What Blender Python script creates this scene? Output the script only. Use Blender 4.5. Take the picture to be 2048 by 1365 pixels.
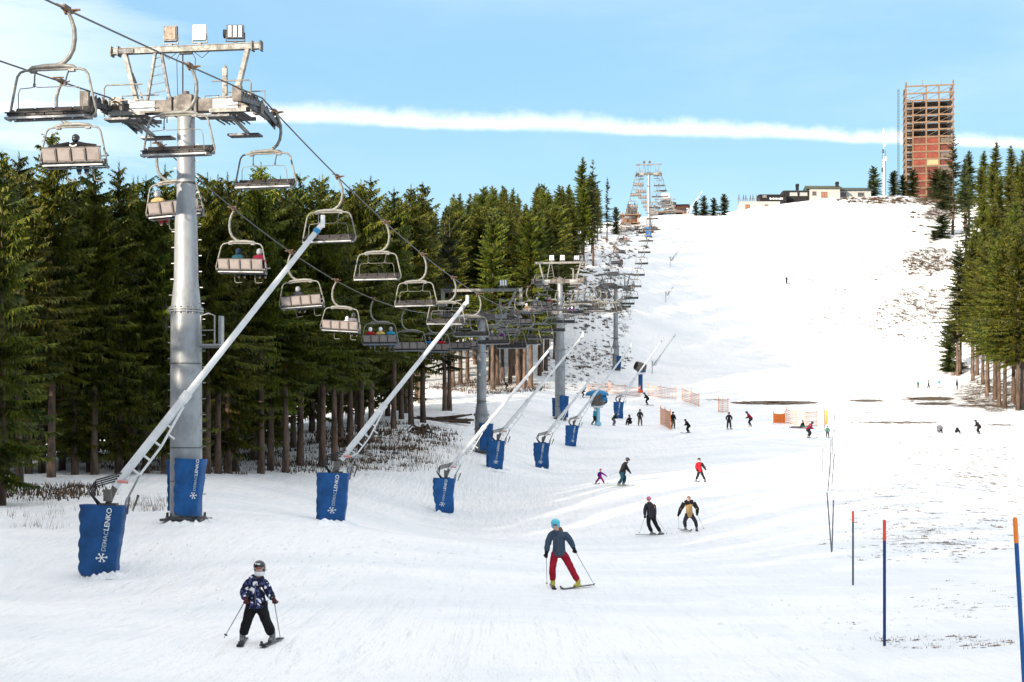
import bpy, math, random
import numpy as np
from mathutils import Vector, Matrix, noise
random.seed(7)
R = math.radians
sc = bpy.context.scene
for o in list(bpy.data.objects):
    bpy.data.objects.remove(o)
COL = sc.collection
F = 3000.0; CX = 1024.0; YH = 880.0      # focal length and principal point, in pixels of the 2048 px photograph

# ------------------------------------------------------------------ camera
cd = bpy.data.cameras.new('camera'); cam = bpy.data.objects.new('camera', cd); COL.objects.link(cam)
cam.location = (0, 0, 0); cam.rotation_euler = (R(90), 0, 0)
cd.sensor_width = 36; cd.lens = 36 * F / 2048; cd.shift_y = (YH - 682.5) / 2048
cd.clip_start = 0.1; cd.clip_end = 6000
sc.camera = cam
sc.view_settings.view_transform = 'Standard'; sc.view_settings.look = 'None'
sc.view_settings.gamma = 1; sc.view_settings.use_curve_mapping = False
sc.view_settings.exposure = 1.06

# ------------------------------------------------------------------ sun + sky
SUN_EL = 13.0
sh = Vector((-0.64, -0.77)).normalized()          # horizontal direction towards the sun (behind the camera, to the left)
sun_dir = Vector((sh.x * math.cos(R(SUN_EL)), sh.y * math.cos(R(SUN_EL)), math.sin(R(SUN_EL))))
sl = bpy.data.lights.new('sun', 'SUN'); sl.energy = 4.4; sl.angle = R(0.8); sl.color = (1.0, 0.87, 0.70)
so = bpy.data.objects.new('sun', sl); COL.objects.link(so)
so.rotation_euler = sun_dir.to_track_quat('Z', 'Y').to_euler(); so.location = (0, 0, 60)
w = bpy.data.worlds.new('World'); sc.world = w; w.use_nodes = True
nt = w.node_tree; nt.nodes.clear()
def N(tree, t, **kw):
    n = tree.nodes.new(t)
    for k, v in kw.items():
        if hasattr(n, k): setattr(n, k, v)
        else: n.inputs[k].default_value = v
    return n
def mth(tree, op, a, b=None, c=None, clamp=False):
    n = tree.nodes.new('ShaderNodeMath'); n.operation = op; n.use_clamp = clamp
    for i, x in enumerate((a, b, c)):
        if x is None: continue
        if isinstance(x, (int, float)): n.inputs[i].default_value = x
        else: tree.links.new(x, n.inputs[i])
    return n.outputs[0]
def mapr(tree, v, a, b, c=0.0, d=1.0, smooth=True):
    n = tree.nodes.new('ShaderNodeMapRange'); n.interpolation_type = 'SMOOTHSTEP' if smooth else 'LINEAR'
    tree.links.new(v, n.inputs[0])
    for i, x in enumerate((a, b, c, d)): n.inputs[1 + i].default_value = x
    return n.outputs[0]
def mixc(tree, fac, a, b):
    n = tree.nodes.new('ShaderNodeMix'); n.data_type = 'RGBA'
    for i, x in ((0, fac), (6, a), (7, b)):
        if isinstance(x, (int, float)): n.inputs[i].default_value = x
        elif isinstance(x, (tuple, list)): n.inputs[i].default_value = tuple(x) + ((1,) if len(x) == 3 else ())
        else: tree.links.new(x, n.inputs[i])
    return n.outputs[2]
sky = N(nt, 'ShaderNodeTexSky'); sky.sky_type = 'NISHITA'; sky.sun_disc = False
sky.sun_elevation = R(SUN_EL); sky.sun_rotation = math.atan2(sh.x, sh.y)
sky.air_density = 1.0; sky.dust_density = 0.3; sky.ozone_density = 1.5; sky.altitude = 900
geo = N(nt, 'ShaderNodeTexCoord')
sep = N(nt, 'ShaderNodeSeparateXYZ'); nt.links.new(geo.outputs['Generated'], sep.inputs[0])
# winter haze lifts the blue towards a pale cyan, paler near the horizon
grad = mapr(nt, sep.outputs[2], 0.10, 0.32)
pale = mixc(nt, grad, (3.7, 6.2, 7.6), (2.3, 4.8, 7.2))
skyc = mixc(nt, 0.75, sky.outputs[0], pale)
# thin cloud band (old contrail) along a great circle, with ragged cumulus-like top edge
dx, dy, dz = sep.outputs
gc = mth(nt, 'ADD', mth(nt, 'SUBTRACT', dz, mth(nt, 'MULTIPLY', dy, 0.2128)), mth(nt, 'MULTIPLY', dx, 0.0379))
def sknoise(scale, detail, rough, off=(0, 0, 0), st=(1, 1, 1)):
    mp = N(nt, 'ShaderNodeMapping'); mp.inputs['Scale'].default_value = st; mp.inputs['Location'].default_value = off
    nt.links.new(geo.outputs['Generated'], mp.inputs[0])
    n = N(nt, 'ShaderNodeTexNoise'); n.inputs['Scale'].default_value = scale; n.inputs['Detail'].default_value = detail
    n.inputs['Roughness'].default_value = rough; nt.links.new(mp.outputs[0], n.inputs['Vector']); return n.outputs[0]
n1 = sknoise(22, 6, 0.62, (0, 0, 0), (1, 1, 1.5)); n2 = sknoise(70, 4, 0.6)
wob = mth(nt, 'ADD', mth(nt, 'MULTIPLY', mth(nt, 'SUBTRACT', n1, 0.5), 0.020), mth(nt, 'MULTIPLY', mth(nt, 'SUBTRACT', n2, 0.5), 0.007))
taper = mapr(nt, dx, -0.30, 0.35, 1.08, 0.66, False)
g2 = mth(nt, 'DIVIDE', mth(nt, 'ADD', gc, wob), taper)
top = mapr(nt, g2, -0.004, 0.0095, 1, 0); bot = mapr(nt, mth(nt, 'DIVIDE', mth(nt, 'ADD', gc, mth(nt, 'MULTIPLY', wob, 0.25)), taper), -0.0095, -0.0030)
band = mth(nt, 'MULTIPLY', mth(nt, 'MULTIPLY', top, bot), mapr(nt, dy, 0.0, 0.3))
# fainter cirrus high at the left, thin veils; denser veil overhead, unseen, added to brighten shaded snow
c1 = sknoise(3.2, 7, 0.62, (0.6, 0.2, 0.1), (1.0, 1.0, 6.0))
leftm = mth(nt, 'MULTIPLY', mapr(nt, dx, -0.38, -0.12, 1, 0), mapr(nt, c1, 0.40, 0.58))
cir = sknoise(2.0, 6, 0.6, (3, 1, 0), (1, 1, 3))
veil_fill = mth(nt, 'ADD', mth(nt, 'MULTIPLY', mapr(nt, cir, 0.45, 0.85), 0.30), mth(nt, 'MULTIPLY', mapr(nt, cir, 0.20, 0.55), mapr(nt, dz, 0.22, 0.55, 0, 0.95)), clamp=True)
cl = mth(nt, 'MAXIMUM', mth(nt, 'MULTIPLY', band, mapr(nt, n1, 0.3, 0.7, 0.50, 0.88)), mth(nt, 'MAXIMUM', mth(nt, 'MULTIPLY', leftm, 0.55), veil_fill))
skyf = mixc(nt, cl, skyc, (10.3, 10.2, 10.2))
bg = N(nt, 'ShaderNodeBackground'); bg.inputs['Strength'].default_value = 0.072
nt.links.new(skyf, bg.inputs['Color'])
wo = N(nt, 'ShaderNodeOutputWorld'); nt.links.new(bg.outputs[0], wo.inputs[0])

# ------------------------------------------------------------------ helpers
def tag(o, label=None, cat=None, group=None, kind=None):
    if label: o['label'] = label
    if cat: o['category'] = cat
    if group: o['group'] = group
    if kind: o['kind'] = kind
    return o
def thing(name, label, cat, loc=(0, 0, 0), rz=0.0, group=None):
    o = bpy.data.objects.new(name, None); COL.objects.link(o); o.empty_display_size = 0.3
    o.location = loc; o.rotation_euler = (0, 0, rz); return tag(o, label, cat, group)
def copy_tree(o, parent=None):
    c = o.copy(); COL.objects.link(c); c.parent = parent
    for ch in o.children: copy_tree(ch, c)
    return c
class MB:
    def __init__(s): s.v = []; s.f = []; s.m = []; s.sm = []
    def add(s, vs, fs, mat=0, smooth=False):
        b = len(s.v); s.v += [tuple(p) for p in vs]
        for f in fs: s.f.append(tuple(b + i for i in f)); s.m.append(mat); s.sm.append(smooth)
    def box(s, c, size, M=None, mat=0, taper=1.0):
        x, y, z = (k / 2 for k in size); P = []
        for sz in (-1, 1):
            t = taper if sz > 0 else 1
            for sx, sy in ((-1, -1), (1, -1), (1, 1), (-1, 1)): P.append(Vector((sx * x * t, sy * y * t, sz * z)))
        if M is not None: P = [M @ p for p in P]
        c = Vector(c); s.add([c + p for p in P], [(3, 2, 1, 0), (4, 5, 6, 7), (0, 1, 5, 4), (1, 2, 6, 5), (2, 3, 7, 6), (3, 0, 4, 7)], mat)
    def bar(s, p0, p1, w, h=None, mat=0, up=(0, 0, 1)):
        p0 = Vector(p0); p1 = Vector(p1); d = p1 - p0; L = d.length
        if L < 1e-6: return
        y = d / L; u = Vector(up)
        if abs(y.dot(u)) > 0.98: u = Vector((1, 0, 0))
        x = y.cross(u).normalized(); z = x.cross(y)
        s.box((p0 + p1) / 2, (w, L, h or w), Matrix((x, y, z)).transposed(), mat)
    def tube(s, path, r, n=8, mat=0, caps=True, smooth=True):
        path = [Vector(p) for p in path]; k = len(path); rr = r if isinstance(r, (list, tuple)) else [r] * k
        vs = []; prev = None
        for i, p in enumerate(path):
            t = (path[min(i + 1, k - 1)] - path[max(i - 1, 0)]).normalized()
            a = prev if prev is not None else (Vector((0, 0, 1)) if abs(t.z) < 0.9 else Vector((1, 0, 0)))
            x = a - t * a.dot(t)
            if x.length < 1e-5: x = Vector((1, 0, 0)) - t * t.x
            x.normalize(); y = t.cross(x); prev = x
            for j in range(n):
                an = 2 * math.pi * j / n; vs.append(p + (x * math.cos(an) + y * math.sin(an)) * rr[i])
        fs = [(i * n + j, i * n + (j + 1) % n, (i + 1) * n + (j + 1) % n, (i + 1) * n + j) for i in range(k - 1) for j in range(n)]
        s.add(vs, fs, mat, smooth)
        if caps:
            s.add(vs[:n], [tuple(range(n))[::-1]], mat); s.add(vs[-n:], [tuple(range(n))], mat)
    def ell(s, c, rad, nu=12, nv=8, M=None, mat=0, v0=0.0, v1=1.0):
        vs = []; c = Vector(c)
        for i in range(nv + 1):
            th = math.pi * (v0 + (v1 - v0) * i / nv)
            for j in range(nu):
                a = 2 * math.pi * j / nu
                p = Vector((rad[0] * math.sin(th) * math.cos(a), rad[1] * math.sin(th) * math.sin(a), rad[2] * math.cos(th)))
                vs.append(c + (M @ p if M is not None else p))
        s.add(vs, [(i * nu + j, (i + 1) * nu + j, (i + 1) * nu + (j + 1) % nu, i * nu + (j + 1) % nu) for i in range(nv) for j in range(nu)], mat, True)
    def mesh(s, name, mats):
        me = bpy.data.meshes.new(name); me.from_pydata(s.v, [], s.f)
        for m in (mats if isinstance(mats, (list, tuple)) else [mats]): me.materials.append(m)
        me.polygons.foreach_set('material_index', s.m); me.polygons.foreach_set('use_smooth', s.sm); me.update(); return me
    def build(s, name, mats, parent=None, loc=None, rot=None):
        return obj(name, s.mesh(name, mats), parent, loc, rot)
def obj(name, me, parent=None, loc=None, rot=None):
    o = bpy.data.objects.new(name, me); COL.objects.link(o); o.parent = parent
    if loc is not None: o.location = loc
    if rot is not None: o.rotation_euler = rot
    return o

# ------------------------------------------------------------------ materials
def mat(name, col, rough=0.6, metal=0.0, noise_amt=0.0, nscale=3.0, col2=None, bump=0.0, bscale=20.0, spec=0.35, objrand=0.0, coat=0.0, stretch=(1, 1, 1)):
    m = bpy.data.materials.new(name); m.use_nodes = True; t = m.node_tree; b = t.nodes['Principled BSDF']
    b.inputs['Base Color'].default_value = (*col, 1); b.inputs['Roughness'].default_value = rough; b.inputs['Metallic'].default_value = metal
    b.inputs['Specular IOR Level'].default_value = spec; b.inputs['Coat Weight'].default_value = coat
    tc = t.nodes.new('ShaderNodeTexCoord'); mp = t.nodes.new('ShaderNodeMapping'); mp.inputs['Scale'].default_value = stretch
    t.links.new(tc.outputs['Object'], mp.inputs[0])
    if noise_amt > 0 or col2:
        n = t.nodes.new('ShaderNodeTexNoise'); n.inputs['Scale'].default_value = nscale; n.inputs['Detail'].default_value = 5; n.inputs['Roughness'].default_value = 0.65
        t.links.new(mp.outputs[0], n.inputs['Vector'])
        c2 = col2 or tuple(c * (1 - noise_amt) for c in col)
        f = mapr(t, n.outputs[0], 0.35, 0.68)
        cc = mixc(t, f, col, c2)
        if objrand:
            oi = t.nodes.new('ShaderNodeObjectInfo'); h = t.nodes.new('ShaderNodeHueSaturation')
            t.links.new(mapr(t, oi.outputs['Random'], 0, 1, 1 - objrand, 1 + objrand, False), h.inputs['Value']); t.links.new(cc, h.inputs['Color']); cc = h.outputs[0]
        t.links.new(cc, b.inputs['Base Color'])
        t.links.new(mapr(t, n.outputs[0], 0.2, 0.8, max(0, rough - 0.12), min(1, rough + 0.12)), b.inputs['Roughness'])
    if bump > 0:
        n = t.nodes.new('ShaderNodeTexNoise'); n.inputs['Scale'].default_value = bscale; n.inputs['Detail'].default_value = 4
        t.links.new(mp.outputs[0], n.inputs['Vector'])
        bp = t.nodes.new('ShaderNodeBump'); bp.inputs['Strength'].default_value = 1.0; bp.inputs['Distance'].default_value = bump
        t.links.new(n.outputs[0], bp.inputs['Height']); t.links.new(bp.outputs[0], b.inputs['Normal'])
    return m
M = {}
M['steel'] = mat('galvanised_steel', (0.29, 0.30, 0.315), 0.5, 0.3, 0.3, 2.5, bump=0.004, bscale=6, stretch=(1, 1, 0.4))
M['steel_warm'] = mat('weathered_steel', (0.135, 0.12, 0.11), 0.6, 0.25, 0.4, 3)
M['paint_light'] = mat('light_painted_steel', (0.215, 0.21, 0.195), 0.5, 0.1, 0.4, 5)
M['tube_light'] = mat('chair_tube_steel', (0.21, 0.205, 0.185), 0.5, 0.1, 0.4, 7)
M['dark'] = mat('black_rubber', (0.022, 0.022, 0.024), 0.6, 0, 0.3, 9)
M['darksteel'] = mat('dark_steel', (0.09, 0.09, 0.095), 0.5, 0.4, 0.35, 6)
M['rust'] = mat('rusty_bracket', (0.16, 0.09, 0.05), 0.8, 0.1, 0.5, 9)
M['rope'] = mat('steel_rope', (0.10, 0.10, 0.10), 0.5, 0.5, 0.3, 20)
M['cushion'] = mat('brown_vinyl', (0.032, 0.026, 0.025), 0.55, 0, 0.35, 7, bump=0.004, bscale=9)
M['panel'] = mat('greige_shell', (0.25, 0.215, 0.205), 0.6, 0, 0.25, 4)
M['blue'] = mat('blue_tarpaulin', (0.004, 0.08, 0.26), 0.6, 0, 0.4, 1.6, bump=0.03, bscale=2.2, objrand=0.18)
M['white'] = mat('white_print', (0.75, 0.78, 0.8), 0.6, 0, 0.15, 30)
M['greyprint'] = mat('grey_print', (0.36, 0.42, 0.5), 0.6, 0, 0.2, 30)
M['lance'] = mat('lance_white_metal', (0.64, 0.65, 0.66), 0.45, 0.1, 0.18, 2)
M['hose_red'] = mat('pink_hose', (0.55, 0.2, 0.17), 0.5)
M['bark'] = mat('spruce_bark', (0.13, 0.085, 0.062), 0.9, 0, 0, 3.5, col2=(0.04, 0.03, 0.025), bump=0.03, bscale=7, spec=0.2, stretch=(1, 1, 0.25), objrand=0.3)
M['glass'] = mat('lamp_glass', (0.62, 0.64, 0.62), 0.15, 0, 0.3, 12, coat=0.5)
M['lens_white'] = mat('white_diffuser', (0.7, 0.7, 0.72), 0.3)
M['lampback'] = mat('brown_lamp_face', (0.10, 0.065, 0.045), 0.4, 0.2, 0.3, 8)
M['orange'] = mat('orange_plastic', (0.85, 0.22, 0.04), 0.6, 0, 0.2, 8)
M['net'] = mat('orange_net', (0.62, 0.36, 0.25), 0.7, 0, 0.3, 3)
M['yellow'] = mat('yellow_cloth', (0.72, 0.42, 0.08), 0.7, 0, 0.2, 8)
M['timber'] = mat('fresh_timber', (0.21, 0.132, 0.08), 0.8, 0, 0.35, 2)
M['timber_dark'] = mat('dark_timber', (0.035, 0.028, 0.025), 0.8, 0, 0.4, 1.5)
M['timber_grey'] = mat('grey_timber', (0.15, 0.115, 0.09), 0.8, 0, 0.4, 1.5)
M['redpanel'] = mat('rust_red_cladding', (0.20, 0.042, 0.024), 0.75, 0, 0.35, 0.7)
M['redpanel2'] = mat('dull_red_cladding', (0.12, 0.03, 0.02), 0.75, 0, 0.35, 0.7)
M['palepanel'] = mat('pale_plywood', (0.4, 0.28, 0.15), 0.75, 0, 0.2, 0.7)
M['cladding'] = mat('black_cladding', (0.009, 0.008, 0.009), 0.8, 0, 0.3, 1)
M['wall'] = mat('white_render', (0.34, 0.335, 0.32), 0.85, 0, 0.12, 0.8)
M['roofgreen'] = mat('green_roof', (0.06, 0.07, 0.04), 0.7, 0, 0.3, 0.8)
M['roofdark'] = mat('dark_roof', (0.035, 0.05, 0.045), 0.6, 0, 0.3, 0.8)
M['window'] = mat('dark_window_glass', (0.06, 0.06, 0.07), 0.1, 0, 0.2, 1, coat=0.6)
M['pane_brown'] = mat('brown_shutter', (0.25, 0.10, 0.06), 0.7)
M['skin'] = mat('skin', (0.62, 0.36, 0.27), 0.55)
M['pole_blue'] = mat('pole_dark_blue', (0.012, 0.03, 0.14), 0.4, 0, 0.15, 6)
M['pole_midblue'] = mat('pole_mid_blue', (0.01, 0.09, 0.30), 0.4, 0, 0.15, 6)
M['pole_grey'] = mat('pole_grey_blue', (0.11, 0.12, 0.15), 0.5, 0, 0.15, 6)
M['pole_red'] = mat('pole_red', (0.75, 0.07, 0.03), 0.4)
M['pole_orange'] = mat('pole_orange', (0.85, 0.22, 0.03), 0.4)
M['brush'] = mat('heather_brush', (0.05, 0.035, 0.026), 0.9, 0, 0, 0.7, col2=(0.13, 0.085, 0.055), spec=0.1)
M['grassdry'] = mat('dry_grass', (0.20, 0.13, 0.07), 0.9, 0, 0, 0.7, col2=(0.10, 0.065, 0.04), spec=0.1)
M['lblue'] = mat('pale_blue_metal', (0.25, 0.5, 0.62), 0.45, 0.1, 0.2, 4)
M['cyanblue'] = mat('medium_blue_metal', (0.02, 0.2, 0.42), 0.45, 0.1, 0.2, 4)
M['bolt'] = M['darksteel']

def needles(name, c1, c2, c3):
    m = bpy.data.materials.new(name); m.use_nodes = True; t = m.node_tree; b = t.nodes['Principled BSDF']
    b.inputs['Roughness'].default_value = 0.6; b.inputs['Specular IOR Level'].default_value = 0.25
    tc = t.nodes.new('ShaderNodeTexCoord')
    a = t.nodes.new('ShaderNodeTexNoise'); a.inputs['Scale'].default_value = 0.9; a.inputs['Detail'].default_value = 4
    g = t.nodes.new('ShaderNodeNewGeometry')
    oi = t.nodes.new('ShaderNodeObjectInfo')
    ad = t.nodes.new('ShaderNodeVectorMath'); ad.operation = 'ADD'; t.links.new(tc.outputs['Object'], ad.inputs[0]); t.links.new(oi.outputs['Location'], ad.inputs[1])
    t.links.new(ad.outputs[0], a.inputs['Vector'])
    k = mapr(t, a.outputs[0], 0.36, 0.66)
    cc = mixc(t, k, c1, c2)
    k2 = mapr(t, g.outputs['Random Per Island'], 0.55, 1.0, 0, 0.75)
    cc = mixc(t, k2, cc, c3)
    h = t.nodes.new('ShaderNodeHueSaturation'); t.links.new(cc, h.inputs['Color'])
    t.links.new(mapr(t, oi.outputs['Random'], 0, 1, 0.475, 0.515, False), h.inputs['Hue'])
    t.links.new(mapr(t, oi.outputs['Random'], 0, 1, 0.75, 1.25, False), h.inputs['Value'])
    t.links.new(h.outputs[0], b.inputs['Base Color'])
    tr = t.nodes.new('ShaderNodeBsdfTranslucent'); t.links.new(h.outputs[0], tr.inputs[0])
    mx = t.nodes.new('ShaderNodeMixShader'); mx.inputs[0].default_value = 0.12
    t.links.new(b.outputs[0], mx.inputs[1]); t.links.new(tr.outputs[0], mx.inputs[2]); t.links.new(mx.outputs[0], t.nodes['Material Output'].inputs[0])
    return m
M['needle'] = needles('spruce_needles', (0.018, 0.034, 0.005), (0.092, 0.108, 0.009), (0.165, 0.155, 0.014))
M['needle_dk'] = needles('dark_spruce_needles', (0.011, 0.022, 0.006), (0.035, 0.048, 0.010), (0.06, 0.06, 0.012))

# ------------------------------------------------------------------ terrain: levels surveyed at known places, smoothly interpolated
C = [(-700,None,12,-3.0),(400,None,12,-3.0),(1024,None,12,-3.0),(1600,None,12,-3.0),(2700,None,12,-3.0),
(-700,None,40,-3.4),(-300,None,42,-3.3),(0,1150,42),(0,1270,24),(1024,1365,19.5),(2048,1365,19.5),
(515,1287,24),(1130,1175,36.6),(210,1150,42),(370,1042,52),(0,1060,52),(670,1046,59),(888,1026,86),(993,940,104),(963,906,111.8),
(1083,937,116),(1145,893,143),(40,972,70),(-400,970,70),(300,948,78),(520,947,85),(700,905,100),(830,855,125),(900,812,160),(1050,778,190),
(1305,1073,70),(1000,1100,52),(1245,973,91),(1400,963,93),(1700,975,92),(2048,1000,84),(1769,1293,24.5),(1706,1171,37),(1663,1105,48),(2048,1120,46),(2700,None,45,-3.0),
(1617,877,150),(1458,859,154),(1190,852,160),(1120,839,161),(1237,838,182),(1014,781,195),(1232,740,234),(1281,786,207),(1550,806,203),(1837,777,250),(1905,752,262),(1956,869,170),(2040,822,215),(1800,806,210),(2300,830,215),(2700,None,200,4),
(1330,700,252),(1480,770,220),(1573,568,305),(1573,700,262),(1850,610,315),(1298,475,320),(1185,530,275),(1130,650,250),
(1240,458,330),(1320,452,336),(1380,431,372),(1450,431,380),(1500,418,390),(1650,398,405),(1800,392,410),(1905,470,365),(2048,400,420),(2500,380,420),
(1335,432,392),(900,560,300),(400,640,300),(-300,660,300),(400,860,150),(0,900,130),(-500,900,130),(700,770,200),(1240,None,450,58),(1650,None,480,66),(2048,None,500,68),(800,None,450,44),(0,None,450,40),(2600,None,500,68),
(1240,None,650,45),(1650,None,650,50),(2200,None,650,50),(-300,None,650,30),(2700,None,650,45)]
TP = np.array([(c[0] / 500, math.log(c[2]) * 2.2) for c in C]); TZ = np.array([(YH - c[1]) / F * c[2] if c[1] is not None else c[3] for c in C])
def _ker(r2): return np.where(r2 > 0, 0.5 * r2 * np.log(r2 + 1e-12), 0)
_n = len(C); _D = ((TP[:, None] - TP[None]) ** 2).sum(-1); _A = np.zeros((_n + 3, _n + 3)); _A[:_n, :_n] = _ker(_D) + np.eye(_n) * 1e-3
_A[:_n, _n] = 1; _A[:_n, _n + 1:] = TP; _A[_n, :_n] = 1; _A[_n + 1:, :_n] = TP.T
TW = np.linalg.solve(_A, np.r_[TZ, 0, 0, 0])
_rs = np.random.RandomState(3)
WAV = [(L, a, th, ph) for L, a in ((23, .10), (13, .06), (7.5, .035), (4.1, .022), (2.3, .014), (1.3, .008)) for th, ph in zip(_rs.uniform(0, math.pi, 5), _rs.uniform(0, 6.28, 5))]
def zt(X, Y):
    X = np.asarray(X, float); Y = np.asarray(Y, float)
    Yc = np.clip(Y, 12, 650); u = np.clip(X / Yc * F + CX, -700, 2700)
    q = np.stack([u / 500, np.log(Yc) * 2.2], -1); out = np.zeros(Yc.shape)
    for i in range(_n): out += TW[i] * _ker((q[..., 0] - TP[i, 0]) ** 2 + (q[..., 1] - TP[i, 1]) ** 2)
    out += TW[_n] + q @ TW[_n + 1:]
    amp = 0.13 + 0.35 * np.clip((-X + 3) / 5, 0, 1) * np.clip((70 - Y) / 15, 0, 1) + 0.9 * np.clip((-X - 0.10 * Y - 4) / 8, 0, 1) + 0.35 * np.clip((X - 0.22 * Y) / 6, 0, 1)
    for L, a, th, ph in WAV:
        out += amp * a * 0.5 * np.sin(2 * math.pi * (X * math.cos(th) + Y * math.sin(th)) / L + ph)
    return out
def zg(x, y): return float(zt(np.array([x]), np.array([y]))[0])
_YS = np.geomspace(12, 470, 1600)
def hit(px, py, ymin=12):
    z = zt((px - CX) / F * _YS, _YS); p = YH - z * F / _YS
    i = np.where((p <= py) & (_YS >= ymin))[0]
    i = i[0] if len(i) else int(np.argmin(p))
    return Vector(((px - CX) / F * _YS[i], _YS[i], z[i]))
def at(px, py, Y): return Vector(((px - CX) / F * Y, Y, (YH - py) / F * Y))

def snow_material():
    m = bpy.data.materials.new('snow_ground'); m.use_nodes = True; t = m.node_tree; b = t.nodes['Principled BSDF']
    b.inputs['Roughness'].default_value = 0.55; b.inputs['Specular IOR Level'].default_value = 0.25
    g = t.nodes.new('ShaderNodeTexCoord'); at_ = t.nodes.new('ShaderNodeAttribute'); at_.attribute_name = 'bare'
    def nz(scale, st, det=6, rough=0.65):
        mp = t.nodes.new('ShaderNodeMapping'); mp.inputs['Scale'].default_value = st; t.links.new(g.outputs['Object'], mp.inputs[0])
        n = t.nodes.new('ShaderNodeTexNoise'); n.inputs['Scale'].default_value = scale; n.inputs['Detail'].default_value = det; n.inputs['Roughness'].default_value = rough
        t.links.new(mp.outputs[0], n.inputs['Vector']); return n.outputs[0]
    a = nz(0.55, (1, 0.8, 1), 9, 0.72); a2 = nz(3.4, (1, 1, 1), 7, 0.7)
    comb = mth(t, 'ADD', mth(t, 'MULTIPLY', a, 0.50), mth(t, 'MULTIPLY', a2, 0.50))
    thr = mth(t, 'SUBTRACT', 0.80, mth(t, 'MULTIPLY', at_.outputs['Fac'], 0.42))
    fac = mapr(t, mth(t, 'SUBTRACT', comb, thr), -0.012, 0.02)
    fac = mth(t, 'MULTIPLY', fac, mapr(t, at_.outputs['Fac'], 0.02, 0.10))
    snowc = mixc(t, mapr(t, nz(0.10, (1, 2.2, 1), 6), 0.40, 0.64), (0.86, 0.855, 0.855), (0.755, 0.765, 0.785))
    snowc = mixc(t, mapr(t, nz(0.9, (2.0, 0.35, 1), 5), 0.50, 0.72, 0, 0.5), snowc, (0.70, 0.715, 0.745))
    earth = mixc(t, mapr(t, nz(5.0, (1, 1, 1), 6, 0.75), 0.35, 0.65), (0.022, 0.018, 0.015), (0.12, 0.082, 0.05))
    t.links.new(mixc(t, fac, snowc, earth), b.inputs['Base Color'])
    # fine ski tracks and crusty surface as relief
    h1 = nz(1.1, (2.2, 0.5, 1), 5); h2 = nz(7.0, (1, 1, 1), 4); h3 = nz(0.25, (3.0, 0.35, 1), 3)
    hh = mth(t, 'ADD', mth(t, 'ADD', mth(t, 'MULTIPLY', h1, 0.15), mth(t, 'MULTIPLY', h2, 0.045)), mth(t, 'ADD', mth(t, 'MULTIPLY', h3, 0.13), mth(t, 'MULTIPLY', fac, 0.05)))
    groom = mth(t, 'MULTIPLY', nz(1.0, (6.5, 0.12, 1), 2), mapr(t, nz(0.07, (1, 1, 1), 2), 0.42, 0.6, 0.2, 1))
    hh = mth(t, 'ADD', hh, mth(t, 'MULTIPLY', groom, 0.06))
    bp = t.nodes.new('ShaderNodeBump'); bp.inputs['Strength'].default_value = 0.9; bp.inputs['Distance'].default_value = 1.0
    t.links.new(hh, bp.inputs['Height']); t.links.new(bp.outputs[0], b.inputs['Normal'])
    return m
M['snow'] = snow_material()

def seg(a, b, n, geo=False):
    return list(np.geomspace(a, b, n, endpoint=False)) if geo else list(np.linspace(a, b, n, endpoint=False))
ys = seg(-400, -80, 12) + seg(-80, 12, 30) + seg(12, 640, 560, True) + seg(640, 1400, 16) + [1400, 2200, 4000]
xp = seg(0, 22, 56) + seg(22, 60, 60) + seg(60, 150, 76) + seg(150, 420, 40) + seg(420, 1500, 12) + [1500, 2600]
xs = [-x for x in xp[::-1][:-1]] + xp
GX, GY = np.meshgrid(np.array(xs), np.array(ys)); GZ = zt(GX, GY)
GZ = np.where(GY > 650, GZ * np.clip(1 - (GY - 650) / 3000, 0.3, 1), GZ)
# bare ground patches: (photo column, photo row, half width, half height, strength)
BARE = [(150,1020,260,38,.26),(350,925,500,28,.42),(760,890,150,45,.50),(900,845,70,28,.58),(860,905,110,20,.50),(990,770,120,22,.6),
(1230,600,55,130,.60),(1190,720,70,40,.62),(1215,500,45,60,.6),(1270,460,60,14,.75),(1120,760,60,20,.55),
(1550,806,92,4.2,1.35),(1430,800,40,2.0,.8),(1735,802,34,3,1.1),(1862,798,52,4,1.25),(1868,808,48,3.5,1.1),(1960,812,70,3,.9),(1800,845,110,2.5,.9),(1740,826,60,2.5,.7),(2000,850,60,3,.8),
(1990,790,110,45,.75),(1905,735,30,14,.9),(1850,610,110,60,.70),(1700,640,140,36,.58),(1860,520,80,34,.76),(1700,545,140,34,.56),(1880,430,50,22,.8),(1770,402,110,10,.72),(1900,400,120,15,.8),(1730,560,60,12,.45),(1620,520,26,8,.45),
(1900,1000,260,75,.54),(1880,1085,260,45,.58),(1990,940,120,60,.57),(1790,1291,34,7,.62),(1915,1282,22,8,.70),(1975,1292,16,7,.68),(2035,1310,26,8,.62),(1700,1240,60,30,.5),(1900,880,170,22,.55),(1740,950,90,50,.50),(1930,1200,160,50,.48)]
PX = np.where(GY > 12, GX / np.maximum(GY, 1) * F + CX, -9999); PY = YH - GZ * F / np.maximum(GY, 1)
bare = np.zeros(GX.shape)
for cx, cy, hw, hh, s in BARE:
    d = ((PX - cx) / hw) ** 2 + ((PY - cy) / hh) ** 2
    bare = np.maximum(bare, s * np.clip(1.35 - d, 0, 1) ** 0.7 * (GY > 12))
forest = ((GX < -0.10 * GY - 8) & (GY < 12)) | ((PX < 800) & (PY < 955) & (GY > 60)) | ((PX < 1170) & (PY < 800) & (GY > 185)) | ((PX > 1925) & (PY < 830) & (GY > 205))
bare = np.where(forest, np.maximum(bare, 0.50), bare)
ny, nx = GX.shape; me = bpy.data.meshes.new('snow_field')
me.vertices.add(nx * ny); me.vertices.foreach_set('co', np.stack([GX, GY, GZ], -1).ravel())
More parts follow.
